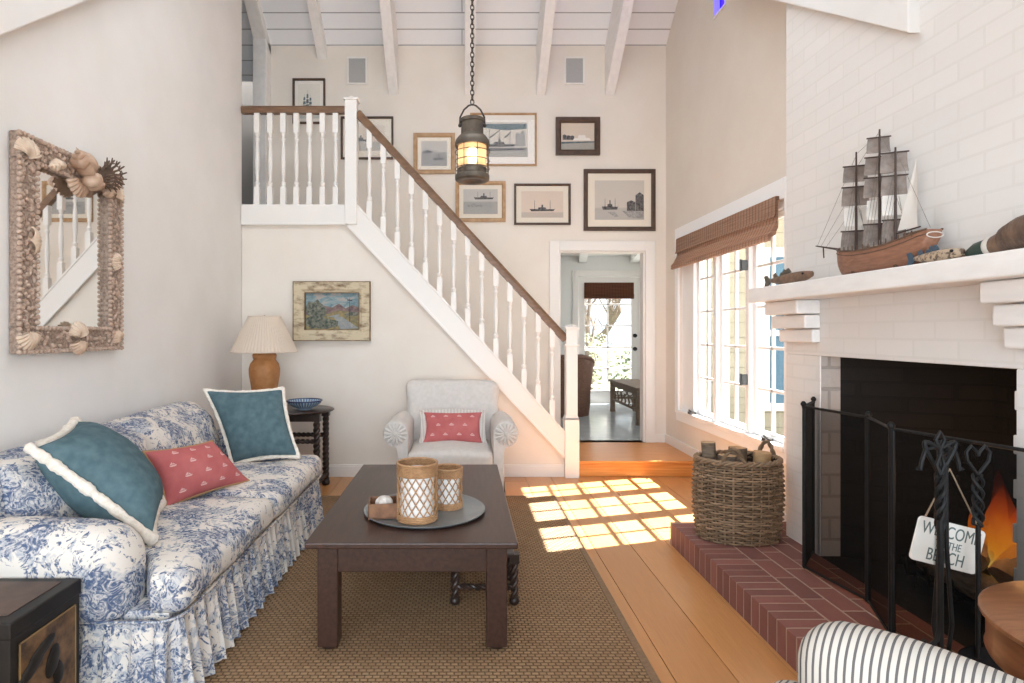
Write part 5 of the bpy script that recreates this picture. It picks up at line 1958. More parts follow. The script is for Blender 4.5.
tg = thing('fire_tongs', 'slim black fire tongs hanging behind the welcome sign', 'tongs', (TXc + 0.055, TYc + 0.055, HZ))
for sg in (-1, 1):
    MB().tube([(0, 0, 0.80), (sg * .010, 0, .76), (sg * .012, 0, .50), (sg * .03, 0, .25), (sg * .012, 0, .12)], 0.0065, 8).build('arm', M['iron'], tg)
MB().ring((0, 0, .83), 0.02, 0.006, 16).xf(Matrix.Translation((0, 0, .825)) @ Matrix.Rotation(pi / 2, 4, 'X') @ Matrix.Translation((0, 0, -.83))).build('loop', M['iron'], tg)

# ------------------------------------------------------------------ hanging welcome sign
M['sign_white'] = mat('chipped white sign paint', (226, 222, 214), 0.6, col2=(234, 231, 225), scale=10)
M['sign_ink'] = mat('grey green lettering', (96, 108, 104), 0.7)
M['twine'] = mat('tan twine', (150, 130, 108), 0.9)
sg0 = Vector((1.590, 1.905, 0.86))
sn = thing('hanging_sign', 'small white welcome sign hung by twine on the fireplace tools', 'sign', tuple(sg0))
tilt = Matrix.Rotation(radians(14), 3, 'Y')
sw_, shh = 0.112, 0.073
cz = -0.218
out = []
rc = 0.014
for (cx_, cy_, a0) in ((sw_ - rc, shh - rc, 0), (-sw_ + rc, shh - rc, 90), (-sw_ + rc, -shh + rc, 180), (sw_ - rc, -shh + rc, 270)):
    for k in range(5):
        a = radians(a0 + 22.5 * k)
        out.append((cx_ + rc * cos(a), cy_ + rc * sin(a)))
R4 = Matrix.Translation((0, 0, cz)) @ tilt.to_4x4()
m = MB().prism(out, 'y', -0.008, 0.0)
m.xf(R4)
bd = m.build('board', M['sign_white'], sn, smooth=False, bevel=0.002)


def text_part(txt, size, loc, m_, parent, M4, name='lettering'):
    cu = bpy.data.curves.new(name, 'FONT')
    cu.body = txt
    cu.size = size
    cu.align_x = 'CENTER'
    cu.extrude = 0.0006
    tmp = bpy.data.objects.new('lettering_source', cu)
    COL.objects.link(tmp)
    dg = bpy.context.evaluated_depsgraph_get()
    me = bpy.data.meshes.new_from_object(tmp.evaluated_get(dg))
    bpy.data.objects.remove(tmp)
    me.transform(M4 @ Matrix.Translation(loc) @ Matrix.Diagonal((0.86, 1.0, 1.22, 1.0)) @ Matrix.Rotation(pi / 2, 4, 'X'))
    me.materials.clear()
    me.materials.append(m_)
    o = bpy.data.objects.new(name, me)
    COL.objects.link(o)
    o.parent = parent
    return o


for (t_, sz, lz) in (('WELCOME', 0.047, 0.022), ('TO THE', 0.029, -0.013), ('BEACH', 0.047, -0.060)):
    text_part(t_, sz, (0, -0.0085, lz), M['sign_ink'], bd, R4)
m = MB()
pl_, prr = R4 @ Vector((-sw_ + .02, -0.004, shh)), R4 @ Vector((sw_ - .02, -0.004, shh))
ap = Vector((0.012, 0.0, 0.03))
m.tube([pl_ - Vector((0, 0, .01)), pl_, ap, prr, prr - Vector((0, 0, .01))], 0.0028, 6)
m.build('twine', M['twine'], sn)

# ------------------------------------------------------------------ log basket on the hearth
M['wicker'] = island_mat('grey brown wicker', (108, 84, 60), (172, 142, 112), 0.65, (60, .3, .003), 0.5)
M['wicker_dark'] = mat('dark wicker core', (58, 44, 34), 0.9)  # plain dark lining behind the weave
BX, BY = 1.615, 3.40
bk = thing('log_basket', 'tall oval wicker log basket with two loop handles on the hearth', 'basket', (BX, BY, HZ))
bh = 0.46


def bprof(z):
    s = z / bh
    return 0.216 + 0.033 * sin(pi * min(1, s * 0.9 + 0.1)) * 0.6 + 0.018 * s


SYB = 0.72
m = MB()
ns = 30
rows = 33
for r_ in range(rows):
    z = 0.01 + (bh - 0.02) * r_ / (rows - 1)
    pts = []
    for q in range(ns * 4):
        t = 2 * pi * q / (ns * 4)
        R = bprof(z) + 0.011 * sin(t * ns / 2 + (pi if r_ % 2 else 0)) + 0.004 * mnoise.noise(Vector((t * 3, r_ * .7, 0)))
        pts.append((R * cos(t), R * sin(t) * SYB, z + 0.003 * mnoise.noise(Vector((t * 4, r_, 3)))))
    m.tube(pts, 0.0066, 6, closed=True)
m.build('weave', M['wicker'], bk, angle=80)
m = MB()
for k in range(ns):
    t = 2 * pi * (k + .5) / ns
    m.tube([((bprof(z)) * cos(t), bprof(z) * sin(t) * SYB, z) for z in (0.0, .1, .2, .3, .4, bh)], 0.006, 5)
m.build('stakes', M['wicker'], bk)
m = MB()
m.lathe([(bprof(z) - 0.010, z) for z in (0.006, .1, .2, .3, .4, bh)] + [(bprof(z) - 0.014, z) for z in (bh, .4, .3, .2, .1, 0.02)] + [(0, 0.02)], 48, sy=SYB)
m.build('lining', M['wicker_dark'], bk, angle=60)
m = MB()
for ph in (0, 2.1, 4.2):
    m.tube([((bprof(bh) + 0.009 * cos(q * .5 + ph)) * cos(2 * pi * q / 150), (bprof(bh) + .009 * cos(q * .5 + ph)) * sin(2 * pi * q / 150) * SYB, bh + .009 * sin(q * .5 + ph)) for q in range(150)], 0.008, 6, closed=True)
m.build('rim', M['wicker'], bk, angle=80)
for (ang_, tl_) in ((0.45, 0.0), (pi + 1.15, 0.0)):
    m = MB()
    R = bprof(bh)
    for ph in (0, pi):
        pts = []
        for q in range(25):
            s = q / 24
            a = ang_ + (s - .5) * 0.62
            hgt = sin(pi * s) * 0.10
            pts.append((R * cos(a) + .006 * cos(q * .8 + ph), R * sin(a) * SYB + .006 * sin(q * .8 + ph), bh - 0.02 + hgt * 1.05))
        m.tube(pts, 0.0085, 7)
    m.build('handle', M['wicker'], bk, angle=80)
GB = 'split logs in the wicker basket'
for (lb, a, b, r, sd_) in (('round log with dark bark standing at the near left in the wicker basket', (-0.10, -0.05, .12), (-0.085, -0.055, .49), 0.048, 5.0),
                           ('short log standing against the far rim of the wicker basket', (-0.125, 0.05, .16), (-0.15, 0.055, .545), 0.042, 6.0),
                           ('dark log in the middle of the wicker basket', (0.0, 0.02, .10), (0.01, 0.02, .52), 0.048, 7.0),
                           ('pale split log leaning at the wall side of the wicker basket', (0.11, -0.03, .14), (0.125, -0.04, .505), 0.048, 8.0)):
    pale = 'pale' in lb
    log('basket_log', lb, (BX + a[0], BY + a[1], HZ + a[2]), (BX + b[0], BY + b[1], HZ + b[2]), r, M['cut_wood'] if pale else M['bark'], GB, sd_, None if not pale else M['cut_wood'])

# ------------------------------------------------------------------ roman shade on the window
rs_ = thing('roman_shade', 'woven bamboo roman shade folded up over the big casement window', 'window shade', (XR - 0.023, 4.87, 2.0))
yA, yB = 3.985 - 4.87, 5.835 - 4.87
prof = [(-0.012, 0.265), (-0.012, 0.16), (-0.018, 0.10), (-0.05, 0.035), (-0.072, 0.012), (-0.072, -0.002), (-0.05, -0.005), (-0.02, 0.01), (-0.012, 0.05)]
m = MB()
m.prism(prof + [(-0.004, 0.05), (-0.004, 0.265)], 'y', yA, yB)
# prism axis 'y' takes (x, z)
m.build('woven_panel', M['bamboo'], rs_, smooth=False)
m = MB().prism([(-0.020, 0.268), (-0.020, 0.14), (-0.030, 0.125), (-0.034, 0.135), (-0.026, 0.15), (-0.024, 0.268)], 'y', yA - .004, yB + .004)
m.build('valance', M['bamboo'], rs_, smooth=False)
MB().box(-0.022, 0.019, yA, yB, 0.245, 0.275).build('headrail', M['bamboo'], rs_, smooth=False)
m = MB().prism([(-0.074, 0.012), (-0.078, -0.03), (-0.06, -0.034), (-0.05, -0.004)], 'y', yA, yB)
m.build('fold', M['bamboo'], rs_, smooth=False)

# ------------------------------------------------------------------ ship model on the mantel
SX, SYc = 1.825, 2.53
sp = thing('ship_model', 'wooden three masted sailing ship model with grey sails on the mantel', 'ship model', (SX, SYc, MZ), 0)
M['hull'] = mat('reddish brown hull wood', (134, 92, 70), 0.5, col2=(156, 110, 86), scale=16, stretch=(6, 1, 6))
M['hull_dark'] = mat('dark deck wood', (86, 62, 48), 0.6, col2=(112, 86, 68), scale=30)
M['sail_grey'] = mat('grey brown sailcloth', (134, 122, 114), 0.9, col2=(156, 144, 136), scale=40)
M['sail_white'] = mat('white sailcloth', (224, 218, 210), 0.9)
M['spar'] = mat('dark spar wood', (72, 54, 46), 0.6)
# hull: +Y towards the bow (far end)
st_y = [-0.29, -0.26, -0.20, -0.10, 0.0, 0.10, 0.18, 0.24, 0.275, 0.29]
half = [0.030, 0.040, 0.050, 0.056, 0.058, 0.055, 0.046, 0.030, 0.012, 0.003]
top = [0.140, 0.136, 0.122, 0.108, 0.104, 0.108, 0.118, 0.130, 0.138, 0.142]
keel = [0.090, 0.050, 0.008, 0.001, 0.001, 0.001, 0.001, 0.012, 0.05, 0.10]
vs = []
nk = 11
for y, hw_, tp, kl in zip(st_y, half, top, keel):
    for k in range(nk):
        s = -1 + 2 * k / (nk - 1)
        a = abs(s)
        wz = kl + (tp - kl) * (a ** 1.9)
        wx = hw_ * (1 - (1 - a) ** 2.2) if a < 1 else hw_
        vs.append(((1 if s > 0 else -1) * wx if a > 1e-6 else 0, y, wz))
m = MB().add(vs, [(j * nk + i, (j + 1) * nk + i, (j + 1) * nk + i + 1, j * nk + i + 1) for j in range(len(st_y) - 1) for i in range(nk - 1)] + [tuple(range(nk))])
hull = m.build('hull', M['hull'], sp, angle=60)
m = MB()
for j in range(len(st_y) - 1):
    q = []
    for (jj, sg) in ((j, -1), (j, 1), (j + 1, 1), (j + 1, -1)):
        q.append((sg * half[jj] * .96, st_y[jj], top[jj] - .012))
    m.add(q, [(0, 1, 2, 3)])
m.build('deck', M['hull_dark'], hull, smooth=False)
m = MB()
for sg in (-1, 1):
    m.tube([(sg * h * 1.01, y, t_) for y, h, t_ in zip(st_y, half, top)], 0.0045, 6)
    m.tube([(sg * h * 0.99, y, t_ - .018) for y, h, t_ in zip(st_y, half, top)], 0.0025, 6)
for k in range(14):
    y = -0.24 + 0.035 * k
    for sg in (-1, 1):
        m.tube([(sg * .05 * (1 - max(0, (y - .1)) * 2.4), y, .104 + abs(y) * .06), (sg * .05 * (1 - max(0, (y - .1)) * 2.4), y, .128 + abs(y) * .06)], 0.0025, 5)
m.box(-.03, .03, -0.25, -0.17, .115, .142).box(-.022, .022, -.05, .03, .095, .118)
m.build('rail', M['hull_dark'], hull)
m = MB()
m.ring((0, 0, 0), 0.026, 0.0022, 20, 5, sx=1.25, sy=0.42)
m.xf(Matrix.Translation((0, -0.293, 0.118)) @ Matrix.Rotation(pi / 2, 4, 'X'))
m.build('stern_window', M['sail_white'], hull)
MB().box(-0.004, 0.004, -0.27, -0.235, 0.01, 0.085).build('rudder', M['hull_dark'], hull, smooth=False)
MB().tube([(0, 0.25, 0.135), (0, 0.46, 0.185)], [0.006, 0.003], 8).tube([(0, .40, .172), (0, .395, .115)], .003, 6).build('bowsprit', M['spar'], sp)
M['line'] = mat('rigging line', (120, 108, 98), 0.8)
rig = MB()
masts = (('fore', 0.155, 0.575), ('main', 0.005, 0.628), ('mizzen', -0.088, 0.52))
lean = lambda z: -0.0 * z
for (nm, my, mz) in masts:
    mo = MB().tube([(0, my, 0.09), (0, my, mz)], [0.0065, 0.0035], 8).build('mast', M['spar'], sp)
    if nm == 'main':
        lv = [(0.125, 0.105, 0.09), (0.335, 0.10, 0.085), (0.435, 0.095, 0.075), (0.53, 0.08, 0.065)]
    elif nm == 'fore':
        lv = [(0.125, 0.105, 0.085), (0.33, 0.10, 0.085), (0.44, 0.09, 0.072)]
    else:
        lv = [(0.125, 0.08, 0.09), (0.32, 0.085, 0.082), (0.42, 0.09, 0.08)]
    for i, (z0, sw2, shg) in enumerate(lv):
        w0, w1 = sw2 * 0.56, sw2 * 0.50
        rot = Matrix.Rotation(radians(-24), 3, 'Z')
        off = 0.014

        def sf(u, v, z0=z0, w0=w0, w1=w1, shg=shg):
            w = w0 + (w1 - w0) * v
            belly = 0.022 * sin(pi * v * .85 + .2) * (1 - .5 * (2 * u - 1) ** 2)
            p = rot @ Vector(((2 * u - 1) * w, off + belly, 0))
            return (p.x, my + p.y, z0 + shg * v)
        m = MB().grid(sf, 9, 7)
        m.build('sail', M['sail_grey'], sp, angle=90)
        a = rot @ Vector((-w1 * 1.12, off, 0))
        b = rot @ Vector((w1 * 1.12, off, 0))
        MB().tube([(a.x, my + a.y, z0 + shg + .002), (b.x, my + b.y, z0 + shg + .002)], 0.0035, 6).build('yard', M['spar'], mo)
    # white staysail strip between course and topsail
    def wf(u, v):
        p = Matrix.Rotation(radians(-24), 3, 'Z') @ Vector(((2 * u - 1) * .045, .004 + .01 * sin(pi * v), 0))
        return (p.x, my + p.y, 0.235 + 0.085 * v)
    MB().grid(wf, 7, 5).build('white_sail', M['sail_white'], sp, angle=90)
    for sg in (-1, 1):
        for k in range(3):
            rig.tube([(sg * .052, my - .02 + .02 * k, .12), (0, my, mz * (.62 + .13 * k))], 0.0009, 4)
for (a, b) in (((0, .155, .56), (0, .45, .182)), ((0, .155, .42), (0, .42, .176)), ((0, .155, .33), (0, .38, .166)), ((0, .005, .62), (0, .155, .50)), ((0, -.088, .51), (0, .005, .44)), ((0, .005, .61), (0, -.088, .46)), ((0, -.088, .51), (0, -.27, .15)), ((0, .155, .565), (0, .005, .61))):
    rig.tube([a, b], 0.0009, 4)
rig.build('rigging', M['line'], sp)
# spanker at the stern
m = MB().grid(lambda u, v: (0.008 * sin(pi * u) * sin(pi * v), -0.100 - 0.098 * v - (0.105 - 0.098 * v) * u, 0.165 + 0.265 * v), 7, 9)
m.build('spanker', M['sail_white'], sp, angle=90)
MB().tube([(0, -0.09, 0.155), (0, -0.22, 0.162)], 0.003, 6).build('boom', M['spar'], sp)
for yy in (-0.13, 0.13):
    MB().box(-0.035, 0.035, yy - .008, yy + .008, 0.0, 0.022).build('cradle', M['hull_dark'], sp, smooth=False)

# ------------------------------------------------------------------ carved fish and duck on the mantel
def fish(name, label, loc, L, Hh, Wd, rz, body_m, fin_m, mouth=True):
    """Carved fish lying along its local Y axis, head towards -Y."""
    t = thing(name, label, 'carved fish', loc, rz)
    n = 14
    vs = []
    sg = 14
    for i in range(n):
        s = i / (n - 1)
        prof_ = (sin(pi * min(1, s * 0.82 + 0.09)) ** 0.75) * (1 - 0.35 * s)
        for k in range(sg):
            a = 2 * pi * k / sg
            vs.append((Wd / 2 * prof_ * cos(a), -L * .45 + L * .8 * s, Hh * .5 + Hh / 2 * prof_ * sin(a) - Hh * .1 * sin(pi * s)))
    m = MB().add(vs, [(i * sg + k, i * sg + (k + 1) % sg, (i + 1) * sg + (k + 1) % sg, (i + 1) * sg + k) for i in range(n - 1) for k in range(sg)] + [tuple(range(sg - 1, -1, -1)), tuple(range((n - 1) * sg, n * sg))])
    m.build('body', body_m, t, angle=80)

    def fin(pts, th=0.006):
        return MB().prism(pts, 'x', -th / 2, th / 2)
    fin([(L * .33, Hh * .42), (L * .42, Hh * .95), (L * .50, Hh * .90), (L * .46, Hh * .45), (L * .50, Hh * .0), (L * .42, Hh * .02)]).build('tail', fin_m, t, smooth=False, bevel=.002)
    fin([(-L * .08, Hh * .85), (-L * .02, Hh * 1.20), (L * .04, Hh * 1.08), (L * .07, Hh * 1.18), (L * .10, Hh * .95), (L * .13, Hh * .98), (L * .16, Hh * .7)]).build('dorsal_fin', fin_m, t, smooth=False, bevel=.002)
    fin([(L * .19, Hh * .7), (L * .24, Hh * 1.05), (L * .29, Hh * .9), (L * .28, Hh * .6)]).build('dorsal_fin', fin_m, t, smooth=False, bevel=.002)
    fin([(-L * .02, Hh * .2), (L * .06, 0.0), (L * .10, 0.004), (L * .08, Hh * .22)]).build('belly_fin', fin_m, t, smooth=False, bevel=.002)
    for sx in (-1, 1):
        MB().ball((sx * Wd * .33, -L * .34, Hh * .60), 0.006).build('eye', M['ebony'], t)
    return t


M['fish_brown'] = mat('brown carved fish', (132, 100, 78), 0.5, col2=(92, 72, 58), scale=26, bump=(60, .4, .003))
M['fish_fin'] = mat('dark green brown fin', (76, 72, 62), 0.6, col2=(104, 92, 78), scale=40)
M['fish_speckle'] = mat('speckled pale fish', (178, 156, 132), 0.5, col2=(98, 80, 66), scale=55, detail=3, lo=.48, hi=.58)
M['fin_blue'] = mat('dark blue fin', (62, 78, 92), 0.6)
fish('carved_fish', 'brown carved wooden fish with spiky fins at the window end of the mantel', (1.79, 3.19, MZ), 0.50, 0.078, 0.05, 0.0, M['fish_brown'], M['fish_fin'])
fish('carved_fish', 'long pale speckled wooden fish lying between ship model and duck', (1.785, 2.19, MZ), 0.26, 0.060, 0.05, 0.05, M['fish_speckle'], M['fin_blue'])
dk = thing('duck_decoy', 'wooden duck decoy with green head and white collar on the mantel', 'duck decoy', (1.81, 1.885, MZ), 0)
M['duck_brown'] = mat('dark brown carved feathers', (88, 68, 56), 0.55, col2=(122, 98, 82), scale=24, stretch=(1, 2, 1), bump=(45, .7, .008))
M['duck_breast'] = mat('warm brown breast', (136, 108, 86), 0.5, col2=(116, 88, 70), scale=20)
M['duck_green'] = mat('dark green painted head', (38, 60, 52), 0.4)


def duck_ring(y, zc, rx, rz):
    return [(rx * cos(2 * pi * k / 18), y, zc + rz * sin(2 * pi * k / 18)) for k in range(18)]


def loft(sections, m=None):
    m = m or MB()
    vs = []
    for q in sections:
        vs += duck_ring(*q)
    n = len(sections)
    return m.add(vs, [(i * 18 + k, (i + 1) * 18 + k, (i + 1) * 18 + (k + 1) % 18, i * 18 + (k + 1) % 18) for i in range(n - 1) for k in range(18)] + [tuple(range(18)), tuple(range(n * 18 - 1, (n - 1) * 18 - 1, -1))])


loft([(0.035, 0.050, 0.046, 0.046), (-0.02, 0.060, 0.056, 0.058), (-0.10, 0.062, 0.060, 0.062), (-0.20, 0.058, 0.055, 0.056), (-0.28, 0.056, 0.040, 0.038), (-0.34, 0.066, 0.016, 0.016)]).build('body', M['duck_brown'], dk, angle=80)
loft([(0.085, 0.036, 0.030, 0.033), (0.055, 0.041, 0.036, 0.038), (0.02, 0.050, 0.045, 0.047), (-0.01, 0.057, 0.052, 0.054)]).build('breast', M['duck_breast'], dk, angle=80)
loft([(0.112, 0.035, 0.026, 0.029), (0.098, 0.036, 0.0295, 0.032), (0.084, 0.037, 0.031, 0.034)]).build('collar', M['sail_white'], dk, angle=80)
loft([(0.195, 0.018, 0.008, 0.010), (0.18, 0.022, 0.018, 0.019), (0.155, 0.030, 0.023, 0.026), (0.11, 0.035, 0.0265, 0.029)]).build('head', M['duck_green'], dk, angle=80)
MB().ball((0, 0.21, 0.014), 0.013, 0.03, 0.007).build('bill', M['duck_breast'], dk)
for sx in (-1, 1):
    MB().ball((sx * 0.052, -0.12, 0.068), 0.016, 0.13, 0.042, 14, 8).build('wing', M['duck_brown'], dk)

# ------------------------------------------------------------------ striped chair and drum table, nearest the camera
M['stripe'] = stripes('cream and charcoal stripe', (190, 182, 172), (96, 92, 91), 0.0122, 0.36, axis=0)
sc_ = thing('striped_armchair', 'armchair in cream and charcoal striped fabric with a rounded back, beside the drum table', 'armchair', (0.955, 0.955, 0), radians(-48))


def chair_back(w):
    # crown the top and wrap the sides forward
    k = w.x / 0.36
    return (w.x, w.y - 0.10 * k * k, w.z - 0.17 * (w.x + 0.30) - 0.03 * max(0.0, -k) ** 3)


MB().rbox((0, 0.02, 0.563), (0.68, 0.14, 0.45), 0.068, n=17, puff=(0, .02, 0.0), warp=chair_back).build('backrest', M['stripe'], sc_, angle=80)
MB().rbox((0, -0.30, 0.30), (0.56, 0.50, 0.24), 0.05, n=11, puff=(0, 0, .02)).build('seat', M['stripe'], sc_, angle=80)
for sg in (-1, 1):
    MB().rbox((sg * 0.345, -0.26, 0.45), (0.12, 0.50, 0.36), 0.055, n=11).build('arm', M['stripe'], sc_, angle=80)
for (sx, sy) in ((-1, -1), (1, -1), (1, 1), (-1, 1)):
    MB().lathe([(0.016, 0), (0.024, 0.19)], 12, (sx * .25, -0.26 + sy * .2, 0.0135)).build('leg', M['dark_wood'], sc_)

M['drum_top'] = mat('polished walnut top', (124, 78, 50), 0.28, col2=(150, 102, 68), scale=7, stretch=(1, 8, 1))
M['drum_side'] = mat('dark walnut apron', (112, 68, 42), 0.3, col2=(134, 86, 56), scale=8, stretch=(1, 1, 8))
dt = thing('drum_table', 'round polished walnut drum table beside the striped chair', 'table', (1.446, 1.175, 0))
dz = 0.712
MB().lathe([(0, dz - .022), (0.289, dz - .022), (0.300, dz - .014), (0.300, dz - .006), (0.292, dz), (0, dz)], 64).build('tabletop', M['drum_top'], dt, angle=50)
MB().lathe([(0.286, dz - .105), (0.290, dz - .095), (0.287, dz - .085), (0.287, dz - .022)], 64).build('apron', M['drum_side'], dt, angle=50)
MB().lathe([(0.0, 0.08), (0.05, 0.08), (0.06, 0.14), (0.035, 0.2), (0.028, 0.3), (0.045, 0.4), (0.03, 0.48), (0.06, dz - .105)], 24).build('pedestal', M['drum_side'], dt)
for k in range(3):
    a = 2 * pi * k / 3 + .5
    MB().tube([(0.03 * cos(a), 0.03 * sin(a), 0.14), (0.14 * cos(a), 0.14 * sin(a), 0.12), (0.22 * cos(a), 0.22 * sin(a), 0.04), (0.27 * cos(a), 0.27 * sin(a), 0.018)], [.028, .024, .02, .018], 10).build('leg', M['drum_side'], dt)

# ------------------------------------------------------------------ sunroom furniture
M['wicker_red'] = mat('reddish brown wicker', (96, 66, 52), 0.6, col2=(132, 94, 74), scale=40, stretch=(1, 1, 3), bump=(90, .6, .004))
M['floral'] = mat('dark floral cushion', (84, 52, 50), 0.9, col2=(150, 128, 116), scale=26, lo=.45, hi=.6)
wc = thing('wicker_armchair', 'brown wicker tub armchair with dark floral cushions seen through the doorway', 'armchair', (1.44, 8.45, SZ), radians(205))
wr_ = 0.42
vs = []
m = MB()


def tub(u, v, off=0.0):
    a = radians(-115 + 230 * u) + pi / 2
    arch = 0.56 + 0.28 * max(0.0, cos(radians(-115 + 230 * u))) ** 0.8
    r_ = wr_ + 0.05 * v - off
    return (r_ * cos(a), r_ * sin(a), 0.30 + (arch - 0.30) * v)


m.grid(lambda u, v: tub(u, v), 41, 9).grid(lambda u, v: tub(u, v, .05), 41, 9, flip=True)
m.tube([Vector(tub(k / 40, 1, .025)) for k in range(41)], 0.036, 8)
m.build('backrest', M['wicker_red'], wc, angle=70)
m = MB().lathe([(0.40, 0.0), (0.42, 0.15), (0.42, 0.32), (0.38, 0.34), (0, 0.34)], 32)
m.build('base', M['wicker_red'], wc, angle=60)
MB().rbox((0, -0.03, 0.40), (0.66, 0.62, 0.15), 0.06, puff=(0, 0, .03)).build('seat_cushion', M['floral'], wc)
MB().rbox((0, 0.24, 0.66), (0.56, 0.14, 0.42), 0.065, puff=(0, .03, 0)).build('back_cushion', M['floral'], wc)

M['old_wood'] = mat('greyed carved wood', (110, 90, 72), 0.6, col2=(142, 120, 100), scale=12, stretch=(1, 6, 1))
bn = thing('carved_bench', 'long carved wooden bench table on the grey floor beyond the doorway', 'bench', (2.43, 8.05, SZ), 0)
bw_, bl_, bhh = 0.19, 0.68, 0.48
MB().box(-bw_ - .03, bw_ + .03, -bl_ - .03, bl_ + .03, bhh - .035, bhh).build('top', M['old_wood'], bn, smooth=False, bevel=.004)
for (sx, sy) in ((-1, -1), (1, -1), (1, 1), (-1, 1)):
    xx, yy = sx * (bw_ - .02), sy * (bl_ - .03)
    MB().prism([(xx - .035, bhh - .035), (xx + .035, bhh - .035), (xx + .03, 0.05), (xx + .038 * 1, 0), (xx - .038, 0), (xx - .03, .05)], 'y', yy - .03, yy + .03).build('leg', M['old_wood'], bn, smooth=False, bevel=.004)
for sx in (-1, 1):
    m = MB().box(sx * (bw_ - .02) - .012, sx * (bw_ - .02) + .012, -bl_ + .05, bl_ - .05, bhh - .10, bhh - .035)
    m.box(sx * (bw_ - .02) - .012, sx * (bw_ - .02) + .012, -bl_ + .05, bl_ - .05, .17, .20)
    for k in range(7):
        yy = -bl_ + .15 + k * (2 * bl_ - .3) / 6
        m.tube([(sx * (bw_ - .02), yy, .20), (sx * (bw_ - .02), yy - .04, .235), (sx * (bw_ - .02), yy, .28), (sx * (bw_ - .02), yy + .04, .30), (sx * (bw_ - .02), yy, .325)], 0.012, 6)
    m.build('carved_apron', M['old_wood'], bn, smooth=False)
for sy in (-1, 1):
    m = MB().box(-bw_ + .05, bw_ - .05, sy * (bl_ - .03) - .012, sy * (bl_ - .03) + .012, bhh - .10, bhh - .035)
    m.box(-bw_ + .05, bw_ - .05, sy * (bl_ - .03) - .012, sy * (bl_ - .03) + .012, .19, .22)
    for k in range(3):
        m.ring((0, 0, 0), 0.04, 0.009, 16, 6)
        m.xf(Matrix.Translation((-.09 + .09 * k, sy * (bl_ - .03), .27)) @ Matrix.Rotation(pi / 2, 4, 'X'), len(m.v) - 96)
    m.build('carved_end', M['old_wood'], bn, smooth=False)
ch = thing('wooden_chair', 'dark carved chair partly hidden by the doorway edge behind the bench', 'chair', (2.42, 7.04, SZ), radians(-90))
for (sx, sy) in ((-1, -1), (1, -1), (1, 1), (-1, 1)):
    MB().tube([(sx * .18, sy * .18, 0), (sx * .18, sy * .18, .40)], [.016, .02], 8).build('leg', M['black_oak'], ch)
MB().box(-.22, .22, -.22, .22, .40, .435).build('seat', M['black_oak'], ch, smooth=False, bevel=.006)
m = MB().tube([(-.2, .2, .43), (-.22, .24, .62), (-.1, .26, .70), (0, .27, .66), (.1, .26, .70), (.22, .24, .62), (.2, .2, .43)], 0.02, 8)
m.tube([(-.07, .2, .43), (-.1, .24, .55), (0, .25, .67)], .014, 6).tube([(.07, .2, .43), (.1, .24, .55), (0, .25, .67)], .014, 6)
m.build('backrest', M['black_oak'], ch)
for (yy) in (-.18, .18):
    MB().tube([(-.18, yy, .12), (.18, yy, .12)], .012, 8).build('stretcher', M['black_oak'], ch)

ds = thing('door_shade', 'dark bamboo shade rolled up at the top of the french door', 'window shade', (2.44, SY1 - 0.002, 1.99))
MB().box(-0.41, 0.41, 0.0, 0.018, -0.09, 0.17).build('woven_panel', M['bamboo_x'], ds, smooth=False)
m = MB()
for k in range(3):
    m.prism([(-.004 - .012, -.09 + .022 * k), (.018, -.10 + .022 * k), (.018, -.075 + .022 * k), (-.012, -.07 + .022 * k)], 'x', -.41, .41)
m.build('folds', M['bamboo_x'], ds, smooth=False)

# ------------------------------------------------------------------ outside
M['lawn'] = mat('pale garden ground', (92, 98, 72), 0.95, col2=(112, 112, 88), scale=3)
struct('ground', MB().box(-20, 30, 9.9, 60, -0.25, -0.2).box(2.42, 30, -8, 9.9, -0.25, -0.2), M['lawn'], smooth=False)
M['deck'] = mat('grey white deck boards', (190, 186, 180), 0.7)
struct('floor_deck', MB().box(0.2, 5.0, SY1 + 0.12, 12.0, -0.1, 0.10), M['deck'], smooth=False)
dr = thing('deck_railing', 'white deck railing outside the french door', 'railing', (2.1, 11.8, 0.10))
for (z0, z1, nm) in ((0.86, 0.92, 'top_rail'), (0.12, 0.17, 'bottom_rail'), (0.48, 0.52, 'middle_rail')):
    MB().box(-2.4, 2.4, -.03, .03, z0, z1).build(nm, M['white'], dr, smooth=False, bevel=.004)
for k in range(7):
    x = -2.4 + .8 * k
    MB().box(x - .035, x + .035, -.035, .035, 0, .95).build('post', M['white'], dr, smooth=False, bevel=.004)
M['bark_out'] = mat('brown tree bark', (112, 98, 88), 0.9, col2=(140, 126, 114), scale=10)
M['leaf'] = mat('grey green foliage', (112, 118, 88), 0.8, col2=(150, 152, 122), scale=3)
M['leaf_dark'] = mat('dark green foliage', (70, 84, 62), 0.8, col2=(112, 122, 92), scale=3)


def bare_tree(label, loc, hgt, seed):
    t = thing('bare_tree', label, 'tree', loc, 0, 'bare trees beyond the deck')
    rd = random.Random(seed)
    m = MB()

    def branch(p, d_, L, r, lvl):
        pts = [p]
        dd = d_.copy()
        for i in range(5):
            dd = (dd + Vector((rd.uniform(-.25, .25), rd.uniform(-.25, .25), rd.uniform(-.05, .2)))).normalized()
            pts.append(pts[-1] + dd * L / 5)
        m.tube(pts, [r * (1 - .11 * i) for i in range(6)], 6 if lvl < 2 else 4)
        if lvl < 4:
            for k in range(3 if lvl else 4):
                q = pts[rd.choice((2, 3, 4, 5))]
                nd = (dd + Vector((rd.uniform(-1, 1), rd.uniform(-1, 1), rd.uniform(-.1, .7)))).normalized()
                branch(q, nd, L * rd.uniform(.55, .75), r * .5, lvl + 1)
    branch(Vector((0, 0, 0)), Vector((0.1, 0, 1)), hgt * .42, hgt * .022, 0)
    m.build('branches', M['bark_out'], t)
    return t


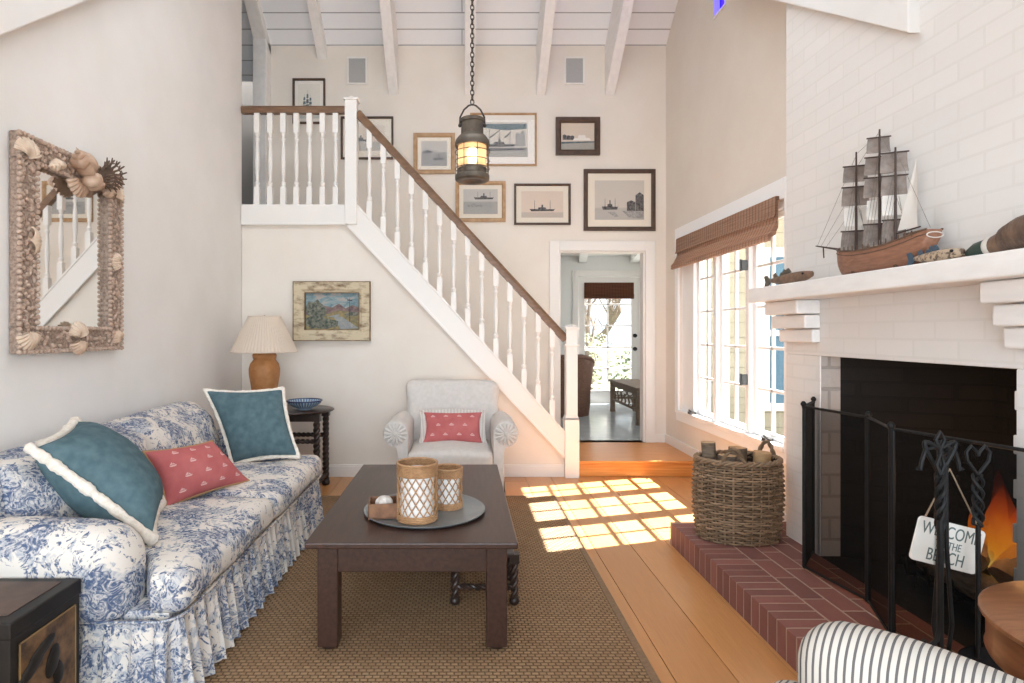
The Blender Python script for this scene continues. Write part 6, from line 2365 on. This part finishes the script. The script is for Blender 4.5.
bare_tree('bare branching tree beyond the deck railing, behind the shrubs', (3.2, 14.6, -.2), 5.0, 4)
bare_tree('bare branching tree farther off, behind the first bare tree', (4.0, 18.2, -.2), 6.0, 9)


def bush(label, loc, R, Hh, seed, mat_):
    t = thing('shrub', label, 'shrub', loc, 0, 'shrubs beyond the deck')
    rd = random.Random(seed)
    m = MB()
    for _ in range(420):
        a, b = rd.uniform(0, 2 * pi), rd.uniform(0, 1)
        rr = R * (0.35 + 0.65 * rd.random()) * sqrt(max(0.05, 1 - (b * 2 - 1) ** 2 * .8))
        c = Vector((rr * cos(a), rr * sin(a), Hh * b))
        u = Vector((rd.gauss(0, 1), rd.gauss(0, 1), rd.gauss(0, 1))).normalized()
        w = u.orthogonal().normalized()
        L = rd.uniform(.04, .085)
        m.add([c - u * L, c + w * L * .45, c + u * L, c - w * L * .45], [(0, 1, 2, 3)])
    m.build('foliage', mat_, t, smooth=False)
    MB().tube([(0, 0, 0), (0, 0, Hh * .6)], .05, 6).build('stem', M['bark_out'], t)
    return t


bush('grey green shrub behind the deck railing at the left of the french door panes', (2.8, 13.4, -.2), 0.7, 1.5, 1, M['leaf'])
bush('darker green shrub behind the deck railing at the right of the door panes', (4.05, 13.6, -.2), 0.5, 1.2, 2, M['leaf_dark'])
bush('lower leafy shrub between the two larger shrubs past the deck', (3.7, 16.4, -.2), 0.8, 1.5, 3, M['leaf'])

M['siding'] = brick_mat('pale yellow lap siding', (150, 146, 128), (155, 151, 133), (130, 125, 108), 9.0, 0.16, 0.006, 'xz', 0.7, 0.6, 0.01, 0.03)
M['blue_reflection'] = mat('painted blue pane reflection', (72, 106, 128), 0.5)  # opaque blue, the reflection in the panes is put into the colour
struct('wall_exterior', MB().box(XR + T + .001, 6.0, Y_BK - 0.06, Y_BK - 0.001, -0.2, 2.62), M['siding'], smooth=False)
w3 = bpy.data.objects.new('window_3', None)
COL.objects.link(w3)
w3['kind'] = 'structure'
mb = MB()
for (x0, x1, z0, z1) in ((3.20, 3.27, 0.5, 2.24), (3.95, 4.02, 0.5, 2.24), (3.27, 3.95, 2.14, 2.24), (3.27, 3.95, 0.5, 0.58), (3.27, 3.95, 1.30, 1.36)):
    mb.box(x0, x1, Y_BK - 0.09, Y_BK - 0.06, z0, z1)
struct('window_frame', mb, M['white'], w3, smooth=False)
struct('window_pane', MB().box(3.27, 3.95, Y_BK - 0.07, Y_BK - 0.061, 0.58, 2.14), M['blue_reflection'], w3, smooth=False)
